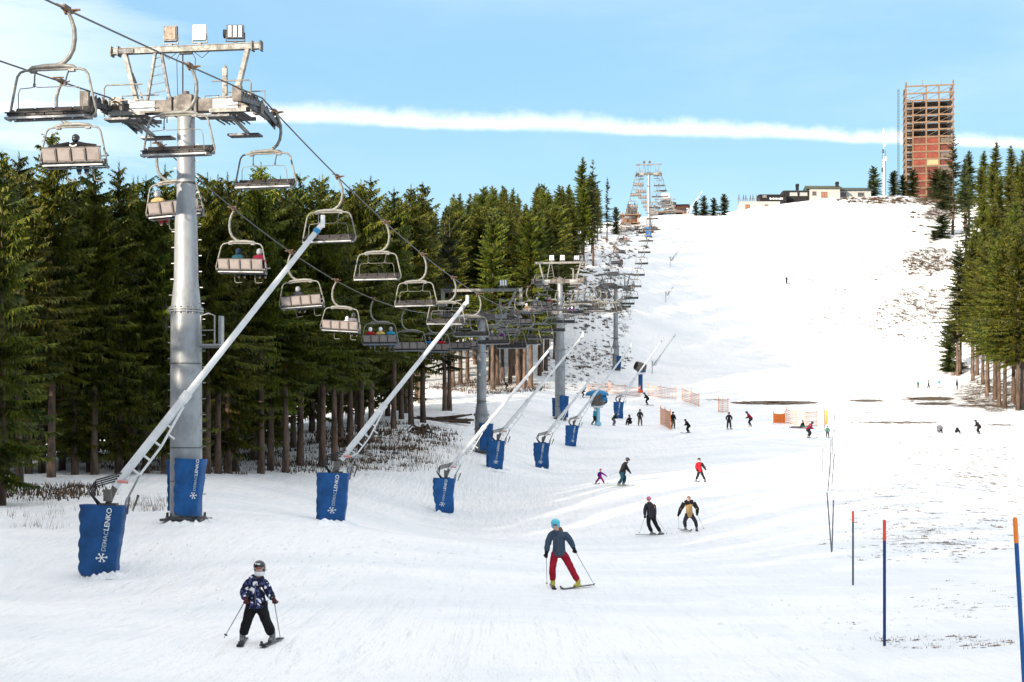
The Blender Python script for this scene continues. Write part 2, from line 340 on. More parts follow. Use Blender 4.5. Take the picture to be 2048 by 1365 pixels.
ii = np.arange(nx * ny).reshape(ny, nx); q = np.stack([ii[:-1, :-1], ii[:-1, 1:], ii[1:, 1:], ii[1:, :-1]], -1).reshape(-1, 4)
me.loops.add(q.size); me.loops.foreach_set('vertex_index', q.ravel()); me.polygons.add(len(q)); me.polygons.foreach_set('loop_start', np.arange(len(q)) * 4)
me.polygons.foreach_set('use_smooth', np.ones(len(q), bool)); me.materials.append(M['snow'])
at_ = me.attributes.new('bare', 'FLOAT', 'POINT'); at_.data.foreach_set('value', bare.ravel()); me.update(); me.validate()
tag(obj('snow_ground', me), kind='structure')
# ------------------------------------------------------------------ spruce trees
def spruce(seed, H=16.0, base=0.35, Rm=2.3, dens=1.0, step=0.12, sparse=0.0, bushy=0.0, stubs=True, lean=0.0, side=None):
    rnd = random.Random(seed); tri = []
    hb = base * H; z = hb; k = 0
    while z < H * 0.985:
        t = (z - hb) / (H - hb)
        shape = (1 - t) ** (0.69 if not bushy else 0.5) * min(1, 0.55 + t * 3.0)
        nb = rnd.choice((5, 6, 7)) if t < 0.85 else 4
        nb = max(3, int(nb * dens))
        for b in range(nb):
            if rnd.random() < sparse: continue
            az = rnd.uniform(0, 6.283)
            L = Rm * shape * rnd.uniform(0.62, 1.12) * (0.98 + 0.34 * math.sin(az * 2 + z * 1.25 + seed) * math.sin(z * 2.3 + seed * 1.7 + az)) + 0.10
            if side is not None: L *= 0.55 + 0.75 * max(0, math.cos(az - side))
            up = (-0.32 + 0.85 * t + rnd.uniform(-0.12, 0.12)); droop = (0.30 * (1 - t)) / max(L, 0.4)
            ca, sa = math.cos(az), math.sin(az); z0 = z + rnd.uniform(-0.12, 0.12)
            s = 0.04 * L; bend = rnd.uniform(-0.2, 0.2)
            def P(s):
                r = s; zz = z0 + up * s - droop * s * s * 0.5 + 0.20 * (s / L) ** 3 * L * (1 - t)
                a = az + bend * s / max(L, .5); return (math.cos(a) * r, math.sin(a) * r, zz)
            while s < L:
                x, y, zz = P(s); wl = (0.50 * (1 - s / L) ** 0.7 + 0.13) * min(1.0, L * 0.6 + 0.3) * rnd.uniform(0.7, 1.25)
                for sg in (-1, 1):
                    an = az + sg * rnd.uniform(0.55, 1.05)
                    tx, ty, tz = x + math.cos(an) * wl, y + math.sin(an) * wl, zz - wl * rnd.uniform(0.0, 0.8)
                    bw = step * 0.72
                    tri.append(((x - ca * bw, y - sa * bw, zz + .02), (x + ca * bw, y + sa * bw, zz), (tx, ty, tz)))
                if True:
                    hl = wl * rnd.uniform(0.5, 1.15); bw = step * 0.8
                    tri.append(((x - ca * bw, y - sa * bw, zz), (x + ca * bw, y + sa * bw, zz), (x + rnd.uniform(-.1, .1), y + rnd.uniform(-.1, .1), zz - hl)))
                s += step * rnd.uniform(0.8, 1.2)
            x, y, zz = P(L * 0.93); x2, y2, z2 = P(L * 1.08)
            tri.append(((x - sa * .05, y + ca * .05, zz), (x + sa * .05, y - ca * .05, zz), (x2, y2, z2)))
        z += (0.30 + 0.16 * (1 - t)) / max(dens, 0.5) * rnd.uniform(0.8, 1.2); k += 1
    for i in range(14):       # leader and its shoots
        a = i * 2.4; zz = H - 0.9 + i * 0.06; tri.append(((0.02, 0, zz), (-0.02, 0.02, zz), (math.cos(a) * .22 * (1.2 - i / 14), math.sin(a) * .22 * (1.2 - i / 14), zz + .22)))
    tri.append(((0.03, 0, H - .6), (-0.03, 0, H - .6), (0, 0, H + 0.15)))
    V = np.array(tri, float).reshape(-1, 3)
    if lean: V[:, 0] += lean * (V[:, 2] / H) ** 2
    me = bpy.data.meshes.new('crown'); nV = len(V); me.vertices.add(nV); me.vertices.foreach_set('co', V.ravel())
    me.loops.add(nV); me.loops.foreach_set('vertex_index', np.arange(nV)); me.polygons.add(nV // 3); me.polygons.foreach_set('loop_start', np.arange(0, nV, 3))
    me.update()
    tb = MB(); r0 = 0.011 * H
    tb.tube([(lean * (i / 8) ** 2 + 0.03 * math.sin(i * 1.7 + seed), 0.03 * math.cos(i + seed), -0.6 + i / 8 * (H + 0.3)) for i in range(9)], [r0 * 1.35, r0, r0 * .90, r0 * .72, r0 * .52, r0 * .38, r0 * .27, r0 * .16, 0.012], 8)
    if stubs:
        for i in range(int(26 * base * 2)):
            zz = rnd.uniform(0.10, base + 0.05) * H; a = rnd.uniform(0, 6.28); l = rnd.uniform(0.25, 1.1)
            tb.tube([(0, 0, zz), (math.cos(a) * l, math.sin(a) * l, zz - rnd.uniform(-.1, .3))], [0.02, 0.006], 3, caps=False)
    return me, tb.mesh('trunk', M['bark'])
def with_mat(me, m): me.materials.clear(); me.materials.append(m); return me
KINDS = {}
def kind(name, m, H, variants, **kw):
    KINDS[name] = (H, [(lambda c: (with_mat(c[0], m), c[1]))(spruce(hash_ + 11 * i, H=H, **kw)) for i, hash_ in enumerate([sum(map(ord, name))] * variants)])
kind('edge', M['needle'], 16, 6, base=0.30, Rm=3.1, step=0.105, dens=1.2)
kind('low', M['needle'], 16, 2, base=0.08, Rm=3.1, step=0.12, dens=1.1)
kind('deep', M['needle'], 16, 3, base=0.24, Rm=2.9, step=0.14)
kind('tall', M['needle'], 24, 4, base=0.28, Rm=3.9, step=0.16, dens=1.15)
kind('thin', M['needle_dk'], 20, 2, base=0.22, Rm=2.5, step=0.15, sparse=0.45)
kind('flag', M['needle_dk'], 22, 1, base=0.24, Rm=3.4, step=0.15, sparse=0.35, side=math.pi)
kind('bush', M['needle_dk'], 7, 3, base=0.06, Rm=2.9, step=0.12, bushy=1, stubs=False, dens=1.3)
KINDS['plain'] = (16, [spruce(77 + i, H=16, base=.06, Rm=3.1, step=.42, stubs=False) for i in range(3)])
TREES = []
def tree(kd, p, height, label, group=None, name='spruce_tree', rz=None, wide=1.0):
    H, vs = KINDS[kd]; c, t = random.choice(vs)
    o = thing(name, label, 'tree', p, random.uniform(0, 6.28) if rz is None else rz, group)
    s = height / H; o.scale = (s * wide, s * wide, s)
    obj('trunk', t, o); obj('crown', c, o); TREES.append(o); return o

# front row at the edge of the left forest (photo column, row of the trunk's foot, row of the top, kind, label)
FR = [(4,1012,300,'low','dark spruce cut by the left picture border, its foot among snowy brush'),
(38,972,305,'edge','spruce with pale mossy trunk foot, far left behind the snow bank'),
(104,955,262,'edge','spruce whose pointed tip rises behind the uphill chair with the lone rider'),
(150,950,345,'low','low-branched dark spruce left of the first snow lance'),
(190,950,330,'edge','spruce standing behind the head of the nearest blue snow-lance mat'),
(238,948,325,'low','dark spruce just right of the nearest lance foot, low branches'),
(292,947,350,'edge','spruce with bare grey trunk crossing behind the nearest white lance'),
(330,948,330,'low','dark spruce right behind the shaft of the nearest pylon'),
(415,948,345,'edge','spruce just right of the nearest pylon and its blue padding'),
(436,948,350,'edge','slim spruce trunk beside the steel ladder of the nearest pylon'),
(455,946,345,'low','low dark spruce between nearest pylon and the paired slim trunks'),
(472,944,360,'deep','deep green spruce left of the paired slim trunks'),
(522,948,325,'edge','left one of two slim trunks at the forest edge, middle of left half'),
(541,942,352,'deep','right one of two slim trunks at the forest edge'),
(571,946,372,'edge','spruce with long bare trunk left of the second blue mat'),
(600,932,345,'edge','spruce with bare trunk under the third empty chair'),
(645,934,350,'edge','tall bare grey trunk right behind the second blue mat'),
(668,922,372,'edge','tall bare trunk just right of the second mat, forest edge'),
(700,905,372,'edge','spruce whose foot meets the second white lance'),
(722,908,360,'edge','spruce with swollen root foot right of the second lance'),
(742,884,352,'edge','spruce standing above rocky brush between second lance and log pile'),
(788,858,375,'edge','reddish trunk left of the log pile'),
(822,850,370,'edge','thick grey trunk beside the log pile'),
(846,846,365,'deep','dark trunk at the corner of the left forest, next to the clearing'),
(889,822,420,'thin','left dark trunk of the lone pair in the snowy clearing'),
(899,822,410,'thin','right dark trunk of the lone pair in the snowy clearing')]
for px, fy, ty, kd, lab in FR:
    p = hit(px, fy); tree(kd, p, min(22, max(11, (fy - ty) * p.y / F)), lab, 'spruces at the edge of the left forest')
SKY = [(-400,300),(0,300),(60,345),(105,345),(150,362),(235,335),(300,362),(440,352),(520,338),(580,358),(640,350),(700,372),(740,356),(800,378),(835,372),(880,398),(925,375),(990,366),(1030,368),(1100,358),(1140,368),(1165,335),(1190,345),(1215,380),(1240,420)]
def skyline(px): return float(np.interp(px, [a for a, b in SKY], [b for a, b in SKY]))
rndf = random.Random(21); spots = []
def far_enough(x, y, d): return all((x - a) ** 2 + (y - b) ** 2 > d * d for a, b in spots)
for o in TREES: spots.append((o.location.x, o.location.y))
nA = 0
for i in range(2600):        # forest block behind the edge
    y = rndf.uniform(72, 178); px = rndf.uniform(-260, 845)
    edge = np.interp(px, [-400, 40, 300, 520, 700, 830], [68, 74, 82, 88, 104, 128])
    if y < edge + 2.5 or y > edge + 48: continue
    x = (px - CX) / F * y
    if not far_enough(x, y, 3.3 + (y - edge) * 0.03): continue
    spots.append((x, y)); z = zg(x, y)
    top = skyline(px) + abs(rndf.gauss(0, 1)) * 16
    h = min(21, max(11, (YH - top) / F * y - z)); back = y - edge
    mark = ['left of the second chair with riders', 'behind the nearest lance', 'behind the nearest pylon', 'behind the chairs in the middle of the left half', 'above the second lance', 'near the clearing'][min(5, max(0, int(np.searchsorted([130, 300, 430, 600, 740], px))))]
    tree(('low' if (back > 24 and px < 800) else rndf.choice(['edge', 'deep', 'deep', 'low'] if px < 560 else ['edge', 'deep', 'deep'])), (x, y, z), h, 'dark spruce inside the left forest, ' + mark, 'spruces inside the left forest'); nA += 1
# sunlit trunks beyond the clearing
BR = [(905,775,405),(921,768,378),(935,762,355),(958,764,390),(990,760,352),(1005,762,372),(1020,768,395),(1036,772,350),(1049,776,365),(1062,768,372),(1079,752,360),(1092,742,380),(1110,720,345)]
for i, (px, fy, ty) in enumerate(BR):
    p = hit(px, fy, 150); tree('tall', p, min(24, (fy - ty) * p.y / F), 'spruce with sunlit orange trunk, %s from the left in the row beyond the clearing' % ['first', 'second', 'third', 'fourth', 'fifth', 'sixth', 'seventh', 'eighth', 'ninth', 'tenth', 'eleventh', 'twelfth', 'last'][i], 'sunlit spruces beyond the clearing')
nB = 0
for i in range(3000):
    y = rndf.uniform(192, 330); px = rndf.uniform(640, 1196)
    pmax = np.interp(y, [190, 215, 232, 250, 275, 300, 330], [1060, 1090, 1105, 1140, 1186, 1204, 1212])
    if px > pmax or px < pmax - 330: continue
    x = (px - CX) / F * y
    if not far_enough(x, y, 4.2): continue
    spots.append((x, y)); z = zg(x, y); top = skyline(px) + abs(rndf.gauss(0, 1)) * 22
    h = (YH - top) / F * y - z
    if h < 9: continue
    tree(rndf.choice(['tall', 'tall', 'tall', 'edge']), (x, y, z), min(24, h), 'olive green spruce on the rising slope, ' + ('behind the second pylon' if px < 985 else 'between second and third pylon' if px < 1090 else 'above the third pylon'), 'spruces on the rising slope left of the lift'); nB += 1
    if nB > 84: break
for px, fy, ty, kd, lab, wd in [(1165,512,314,'tall','tallest pointed spruce at the right end of the left forest',1.0),(1186,532,318,'thin','dark-trunked spruce right beside the tallest pointed one',1.0),
    (1214,486,355,'flag','sparse spruce with branches reaching right, last of the left forest',.8),(1202,478,420,'thin','small bare spruce in front of the sparse one near the wooden hut',.8),(1232,470,414,'bush','small dark spruce just left of the wooden hut',.6)]:
    p = hit(px, fy); tree(kd, p, (fy - ty) * p.y / F, lab, rz=math.pi if kd == 'flag' else None, wide=wd)
# forest continuing outside the frame on the left (it casts the shade over the foreground)
OFFV = []; OFFT = MB()
for i in range(4200):
    y = rndf.uniform(-80, 74); x = rndf.uniform(-92, -15)
    if x > -0.36 * max(y, 0) - 16 - 0.12 * max(0, -y): continue
    if x / max(y, 1) * F + CX > -120 and y > 1: continue
    if not far_enough(x, y, 3.5): continue
    spots.append((x, y)); c_, t_ = rndf.choice(KINDS['plain'][1]); h = rndf.uniform(15.5, 19.5); a = rndf.uniform(0, 6.28); k_ = h / 16; z = zg(x, y)
    v = np.empty(len(c_.vertices) * 3); c_.vertices.foreach_get('co', v); v = v.reshape(-1, 3) * k_
    OFFV.append(np.stack([v[:, 0] * math.cos(a) - v[:, 1] * math.sin(a) + x, v[:, 0] * math.sin(a) + v[:, 1] * math.cos(a) + y, v[:, 2] + z], -1))
    OFFT.tube([(x, y, z - .5), (x, y, z + h * .5), (x, y, z + h * .95)], [.2, .13, .02], 6)
V = np.concatenate(OFFV); me = bpy.data.meshes.new('forest'); nV = len(V); me.vertices.add(nV); me.vertices.foreach_set('co', V.ravel()); me.loops.add(nV); me.loops.foreach_set('vertex_index', np.arange(nV)); me.polygons.add(nV // 3); me.polygons.foreach_set('loop_start', np.arange(0, nV, 3)); me.materials.append(M['needle']); me.update()
print('off-frame', len(OFFV), nV // 3)
fo = tag(obj('forest', me), 'dense spruce forest carrying on left of the picture', 'forest', kind='stuff')
tag(OFFT.build('trunks', M['bark'], fo), kind='stuff')
# ------- right forest
RR = [(1915,752,480,'flag','spruce with long branches to the left, foremost at the right forest edge'),(1921,748,490,'tall','twin trunk beside the long-branched spruce, right forest edge'),(1946,762,470,'tall','dark trunk third from the left in the right forest'),
(1954,752,440,'tall','slim trunk fourth from the left in the right forest'),(1966,770,470,'tall','pale thin trunk in the middle of the right forest edge'),(1974,794,480,'tall','leaning thin trunk in the right forest edge'),
(1990,800,450,'tall','red-brown trunk in the right forest'),(1998,812,470,'tall','thick sunlit trunk in the right forest'),(2010,818,440,'tall','bright orange trunk nearest the snow edge, right forest'),
(2027,806,430,'tall','trunk behind the last pair at the right border'),(2036,822,460,'tall','left trunk of the pair at the right picture border'),(2044,820,440,'tall','right trunk of the pair at the right picture border')]
for px, fy, ty, kd, lab in RR:
    p = hit(px, fy, 180); tree(kd, p, min(27, (fy - ty) * p.y / F), lab, 'spruces at the edge of the right forest', rz=0 if kd == 'flag' else None)
SK2 = [(1890,470),(1905,430),(1925,300),(1950,330),(1975,300),(2000,290),(2020,285),(2048,300),(2300,300)]
nC = 0
for i in range(3000):
    y = rndf.uniform(218, 385); px = rndf.uniform(1900, 2230)
    pmin = np.interp(y, [215, 235, 262, 300, 340, 385], [2040, 1985, 1925, 1932, 1925, 1900])
    if px < pmin: continue
    x = (px - CX) / F * y
    if not far_enough(x, y, 4.4): continue
    z = zg(x, y); top = float(np.interp(px, [a for a, b in SK2], [b for a, b in SK2])) + abs(rndf.gauss(0, 1)) * 14
    h = min(26, (YH - top) / F * y - z)
    if h < 8: continue
    spots.append((x, y)); tree(rndf.choice(['tall', 'tall', 'tall', 'thin']), (x, y, z), h * rndf.uniform(.9, 1), 'tall spruce inside the right forest, ' + ('beside the piste' if px < 1985 else 'at the picture border' if px < 2060 else 'beyond the picture border'), 'spruces inside the right forest'); nC += 1
    if nC > 62: break
for px, fy, ty, kd, lab, wd in [(1906,472,262,'thin','tall spruce right of the wooden tower with bare pale trunk',1.1),(1938,450,300,'tall','sparse spruce right of the tower, second from it',1.2),(1748,392,332,'bush','round dark spruce left of the antenna mast',.75),
    (1740,393,360,'bush','small brownish spruce at the end of the white building',.7),(1788,388,338,'bush','dark spruce right of the antenna mast',.8),(1806,388,345,'bush','brownish spruce below the thin lattice mast',.8),(1826,388,333,'bush','dark bushy spruce in front of the tower foot',.9),
    (1872,400,338,'bush','bushy spruce hiding the right foot of the tower',1.0),(1888,420,340,'bush','broad spruce next to the tower, in front of its right corner',1.0),(1968,420,300,'tall','dark spruce crown on the ridge, right of the tower',1.2),(1992,425,284,'tall','spruce with sharp tip on the ridge at right',1.1),(2022,425,290,'tall','spruce on the ridge near the right picture border',1.2),(2046,425,300,'tall','last spruce on the ridge at the right picture border',1.2),
    (1392,432,402,'bush','leftmost bush spruce beside the white lance on the ridge',.8),(1408,432,392,'bush','tallest of the bush spruces beside the white lance on the ridge',.9),(1428,432,396,'bush','middle bush spruce on the ridge above the piste',.9),(1448,431,388,'bush','rightmost bush spruce on the ridge above the piste',.9),
    (1885,478,430,'bush','low bush spruce leaning over the piste edge at right',1.5),(1868,482,462,'bush','flat bushy spruce lying low on the piste edge at right',1.6),
    (1900,745,650,'bush','young spruce in front of the long-branched spruce',.8)]:
    p = hit(px, fy); tree(kd, p, (fy - ty) * p.y / F, lab, wide=wd)

# ------------------------------------------------------------------ the chairlift
LS = 0.151; LN = math.hypot(1, LS); LANG = -math.atan(LS)            # plan direction of the line
def line_x(y): return -19.15 + LS * y
def rope_pt(side, y, z): return Vector((line_x(y) + side * 2.63, y, z))
SUP = {1: [(-12, 8.0), (52, 11.85), (111.8, 9.5), (161, 17.3), (234, 24.2), (320, 57.0), (391, 61.0)],
      -1: [(-12, 8.0), (52, 11.85), (111.8, 9.4), (161, 17.2), (234, 24.0), (320, 57.0), (391, 61.0)]}
SAG = {1: [0.5, 1.15, 0.9, 1.3, 1.5, 1.4], -1: [0.5, 2.05, 1.3, 1.5, 1.8, 1.4]}
def rope_z(side, y):
    S = SUP[side]
    for i in range(len(S) - 1):
        if y <= S[i + 1][0] or i == len(S) - 2:
            t = (y - S[i][0]) / (S[i + 1][0] - S[i][0]); return S[i][1] + (S[i + 1][1] - S[i][1]) * t - 4 * SAG[side][i] * t * (1 - t)
for side, nm in ((1, 'right'), (-1, 'left')):
    b = MB(); b.tube([rope_pt(side, y, rope_z(side, y)) for y in np.arange(-12, 391.5, 2.0)], 0.028, 6)
    tag(b.build('haul_rope', M['rope']), 'thin steel rope of the chairlift ' + ('carrying the empty downhill chairs' if side > 0 else 'carrying the uphill chairs'), 'rope', 'the two ropes of the chairlift')

def text_mesh(s, size, extrude=0.004, shear=0.0):
    cu = bpy.data.curves.new('t', 'FONT'); cu.body = s; cu.size = size; cu.extrude = extrude; cu.shear = shear; cu.offset = size * 0.012
    o = bpy.data.objects.new('t', cu); COL.objects.link(o); bpy.context.view_layer.update()
    dg = bpy.context.evaluated_depsgraph_get(); me = bpy.data.meshes.new_from_object(o.evaluated_get(dg)); bpy.data.objects.remove(o)
    me.materials.clear(); return me
me_demac = with_mat(text_mesh('DEMAC', 0.20), M['greyprint']); me_lenko = with_mat(text_mesh('LENKO', 0.235), M['white'])
def width(me): xs_ = [v.co.x for v in me.vertices]; return min(xs_), max(xs_)
def flake_mesh():
    b = MB()
    for k in range(3):
        a = math.pi * k / 3 + 0.25; L = (0.20, 0.15, 0.17)[k]
        b.bar((-math.cos(a) * L, -math.sin(a) * L, 0), (math.cos(a) * L, math.sin(a) * L, 0), 0.03, 0.008)
        for s in (-1, 1):
            c = Vector((math.cos(a) * L * .6 * s, math.sin(a) * L * .6 * s, 0))
            for dd in (-.6, .6): b.bar(c, c + Vector((math.cos(a + dd) * .07 * s, math.sin(a + dd) * .07 * s, 0)), 0.018, 0.008)
    return b.mesh('emblem', M['white'])
me_flake = flake_mesh()
def add_lettering(par, y, x, z0, H, k=1.0):
    """print running upwards on a face that looks towards -Y; emblem at the bottom"""
    Rt = Matrix.Rotation(R(9), 4, 'Y'); B0 = Matrix.Translation((x, y, z0)); pos = 0.34; E_ = Matrix.Rotation(R(90), 4, 'X'); V_ = Matrix.Rotation(R(-90), 4, 'Y') @ E_
    for me in (me_demac, me_lenko):
        a, b_ = width(me); o = obj('lettering', me, par); o.matrix_basis = B0 @ Rt @ Matrix.Translation((0.085 * k, 0, (pos - a) * k)) @ V_ @ Matrix.Scale(k, 4); pos += (b_ - a) + 0.03
    o = obj('emblem', me_flake, par); o.matrix_basis = B0 @ Rt @ Matrix.Translation((0, 0, .12 * k)) @ E_ @ Matrix.Scale(k, 4)

def mat_mesh(W=1.25, T=0.62, Hh=2.0, seed=0, taper=0.84, skew=-0.06, openings=True):
    """thick padded tarpaulin sleeve with folds"""
    b = MB(); nu, nv = 44, 26; vs = []
    per = []
    for i in range(nu):
        a = 2 * math.pi * i / nu; c, s = math.cos(a), math.sin(a); e = 0.28
        per.append((math.copysign(abs(c) ** e, c) * W / 2, math.copysign(abs(s) ** e, s) * T / 2))
    for j in range(nv + 1):
        v = j / nv; k = taper + (1 - taper) * v
        for i, (x, y) in enumerate(per):
            p = Vector((x * k, y * k, v * Hh)); nrm = Vector((x / W, y / T, 0)).normalized()
            d = noise.fractal(Vector((x * 1.1 + seed * 7, y * 2, v * 3.0)), 1.0, 2.0, 4) * 0.045 * (1.25 - v)
            d += 0.035 * math.sin((v * 3.2 + x * 0.9 + seed) * 2.2) * (1 - v) + 0.02 * noise.noise(Vector((x * 4, v * 9, seed)))
            d += 0.05 * (1 if x < -W * 0.42 else 0) * abs(math.sin(v * 17 + seed)) * (y < 0)
            p += nrm * d; p.x += skew * (1 - v) * 1.0 + 0.02 * math.sin(v * 5 + seed); p.z += 0.045 * (-x / W) * (1 if v > 0.5 else 0.4)
            vs.append(p)
    fs = [(j * nu + i, j * nu + (i + 1) % nu, (j + 1) * nu + (i + 1) % nu, (j + 1) * nu + i) for j in range(nv) for i in range(nu)]
    b.add(vs, fs, 0, True)
    top = vs[-nu:]; c = sum(top, Vector()) / nu
    inn = [c + (p - c) * 0.80 + Vector((0, 0, -0.03)) for p in top]; low = [p + Vector((0, 0, -0.35)) for p in inn]
    b.add(top + inn + low, [(i, (i + 1) % nu, nu + (i + 1) % nu, nu + i) for i in range(nu)] + [(nu + i, nu + (i + 1) % nu, 2 * nu + (i + 1) % nu, 2 * nu + i) for i in range(nu)] + [tuple(range(2 * nu, 3 * nu))], 0)
    return b.mesh('padding', M['blue'])
me_mats = [mat_mesh(seed=s, skew=k, taper=tp) for s, k, tp in ((0, -0.20, .80), (1, -0.07, .82), (2, 0.02, .80))]

# --- pylon
def wheel_mesh():
    b = MB(); b.tube([(-.05, 0, 0), (-.035, 0, 0), (.035, 0, 0), (.05, 0, 0)], [.19, .155, .155, .19], 14, 0); b.tube([(-.055, 0, 0), (.055, 0, 0)], .09, 10, 1); return b.mesh('sheave', [M['dark'], M['steel_warm']])
me_wheel = wheel_mesh()
def floodlight(par, x, z, style, rz=0.0, s=1.0):
    b = MB(); W_, H_ = (0.46, 0.52) if style != 'led' else (0.58, 0.46)
    b.box((0, 0, .18 + H_ / 2), (W_, 0.16, H_), mat=0); b.box((0, .11, .18 + H_ / 2), (W_ * .8, 0.10, H_ * .8), mat=0, taper=.9)
    b.box((-W_ / 2 - .03, 0, .24), (0.03, .05, .30), mat=1); b.box((W_ / 2 + .03, 0, .24), (0.03, .05, .30), mat=1); b.box((0, 0, .09), (W_ + .1, .06, .03), mat=1); b.box((0, 0, .04), (.12, .12, .1), mat=1)
    o = b.build('floodlight', [M['darksteel'] if style != 'clear' else M['lance'], M['darksteel'] if style == 'led' else M['paint_light']], par, (x, 0, z), (0, 0, rz)); o.scale = (s, s, s)
    if style == 'led':
        for k in (-1, 0, 1):
            l = MB(); l.box((k * .18, -.095, .18 + H_ / 2), (.115, .03, H_ * .84)); l.build('lamp_panel', M['lens_white'], o)
        f = MB(); f.tube([(-.42, .12, .38), (-.2, .10, .38)], [.16, .13], 10); f.build('driver_box', M['dark'], o)
    else:
        l = MB(); l.box((0, -.09, .18 + H_ / 2), (W_ * .84, .03, H_ * .84))
        if style == 'clear': l.ell((0, -.1, .18 + H_ / 2), (.12, .03, .14), 10, 6, mat=1)
        l.build('lamp_glass', [M['lampback'] if style == 'brown' else M['glass'], M['white']], o)
    return o
def sheave_train(par, side, zr, L=4.4, n=8, slopes=(0.05, -0.15)):
    o = MB()
    def rz_(y): return slopes[0] * y if y < 0 else slopes[1] * y
    for sg in (-1, 1): o.bar((sg * .10, -L / 2, rz_(-L / 2) - .34), (sg * .10, 0, -.30), .03, .16); o.bar((sg * .10, 0, -.30), (sg * .10, L / 2, rz_(L / 2) - .34), .03, .16)
    o.bar((0, -L * .25, -.52), (0, L * .25, -.52), .12, .16); o.box((0, 0, -.45), (.3, .3, .35), mat=1)
    for k in range(n):
        y = (k + .5) / n * L - L / 2; o.bar((-.13, y, rz_(y) - .22), (.13, y, rz_(y) - .22), .05, .05, 1); o.box((side * -.16, y, rz_(y) - .18), (.03, .10, .30))
    o.box((side * .05, -L / 2 - .12, rz_(-L / 2) - .22), (.30, .16, .50), mat=1)
    tr = o.build('sheave_train', [M['darksteel'], M['steel_warm']], par, (side * 2.6, 0, zr))
    for k in range(n):
        y = (k + .5) / n * L - L / 2; obj('sheave', me_wheel, tr, (0, y, rz_(y) - .22))
    return tr
def pylon(label, X, Y, zb, zr, opts, pads=()):
    P = thing('lift_pylon', label, 'pylon', (X, Y, zb), LANG, 'steel pylons of the chairlift'); H = zr - zb; k = H / 14.6
    b = MB(); f1, f2, f3, f4, top = 7.24 * k, 8.25 * k, 10.35 * k, 11.05 * k, H - .55
    prof = [(-.5, .56), (f1, .53), (f2, .42), (f3, .385), (f4, .325), (top, .30)] if not opts.get('slim') else [(-.5, .52), (f1 * .55, .50), (f1 * .72, .36), (f3, .34), (f4, .30), (top, .28)]
    b.tube([(0, 0, z) for z, r in prof], [r for z, r in prof], 24, caps=False)
    b.build('pole', M['steel'], P)
    b = MB(); zf = f1 if not opts.get('slim') else f1 * .55
    rf = .60
    b.tube([(0, 0, zf - .06), (0, 0, zf - .01)], rf, 24); b.tube([(0, 0, zf + .02), (0, 0, zf + .07)], rf, 24)
    b.tube([(0, 0, top - .04), (0, 0, top)], .42, 20)
    for i in range(16):
        a = i * math.pi / 8; b.tube([(math.cos(a) * .56, math.sin(a) * .56, zf - .12), (math.cos(a) * .56, math.sin(a) * .56, zf + .13)], .022, 5)
    b.build('flange', M['steel'], P)
    b = MB(); b.box((0, 0, .02), (1.45, 1.2, .08)); b.tube([(0, 0, .04), (0, 0, .12)], .70, 20)
    for i in range(12):
        a = i * math.pi / 6; b.tube([(math.cos(a) * .66, math.sin(a) * .66, .1), (math.cos(a) * .66, math.sin(a) * .66, .26)], .03, 6)
    b.build('base_plate', M['darksteel'], P)
    b = MB()   # weld seams and clamps round the shaft
    for z in (2.5 * k, 1.35, 5.4 * k):
        b.tube([(0, 0, z - .015), (0, 0, z + .015)], .565, 24)
    b.tube([(0, 0, H - 3.0), (0, 0, H - 2.93)], .335, 20); b.box((-.36, 0, H - 2.96), (.12, .1, .08)); b.box((.36, 0, H - 2.96), (.12, .1, .08))
    tag(b.build('clamp', M['darksteel'], P), kind='stuff')
    # cross arm: tapered box beam
    b = MB(); b.box((0, 0, H - .30), (4.7, .44, .42)); b.box((0, 0, H - .30), (.62, .62, .62))
    for s in (-1, 1): b.box((s * 1.5, -.235, H - .30), (.9, .03, .34), mat=1); b.box((s * 2.0, 0, H - .12), (.5, .5, .12), mat=1); b.box((s * .45, 0, H - .3), (.06, .6, .62))
    b.tube([(0, 0, H - .0), (0, 0, H + .22)], .12, 10); b.box((0, 0, H + .05), (.5, .3, .1))
    b.build('cross_arm', [M['steel_warm'], M['steel']], P)
    th = opts.get('top', 1.75); w2 = opts.get('w2', 2.7)
    b = MB(); zt_ = H + th - .05
    b.box((0, 0, zt_), (w2 * 2, .16, .17)); b.box((0, 0, zt_ + .095), (w2 * 2, .22, .02)); b.box((0, 0, zt_ - .095), (w2 * 2, .22, .02))
    for x in (-w2, -w2 + .25, w2, w2 - .3): b.box((x, 0, zt_), (.05, .30, .34), mat=1)
    b.box((-w2 + .55, -.03, zt_ - .02), (.55, .2, .16), mat=1)
    b.build('top_beam', [M['paint_light'], M['darksteel']], P)
    for s in opts.get('vs', (-1, 1)):
        b = MB(); x0, x1 = (s * (w2 - .48), s * 1.78); b.bar((x0, 0, zt_ - .1), (x1, 0, H - .1), .20, .14); b.bar((x0 - s * .24, .06, zt_ - .75), (x1 - s * .22, .06, H - .1), .04, .05)
        b.build('brace', M['paint_light'], P)
    if opts.get('aframe', True):
        b = MB(); b.bar((-1.12, 0, zt_ - .1), (-1.42, 0, H - .1), .12, .08); b.bar((-.98, .1, zt_ + .15), (-.62, .1, H - .1), .11, .09, 1)
        for i in range(5): z = H + .2 + i * .3; b.bar((-1.3 + i * .04, .02, z), (-.78 + i * -.03, .08, z + .1), .025, .025)
        b.build('ladder', [M['paint_light'], M['darksteel']], P)
    if opts.get('ends'):
        for s in (-1, 1):
            b = MB(); b.box((s * (w2 - .1), 0, zt_ - .55), (.22, .2, .95)); b.box((s * (w2 - .1), 0, zt_ - 1.05), (.6, .5, .2)); b.bar((s * (w2 - .1), 0, zt_ - 1.0), (s * 1.5, 0, zt_ - .7), .08); b.build('bracket', M['paint_light'], P)
    b = MB(); b.box((1.42, -.05, H + .20), (.16, .12, 1.5)); b.ell((1.42, -.05, H + .97), (.09, .07, .10), 8, 5)
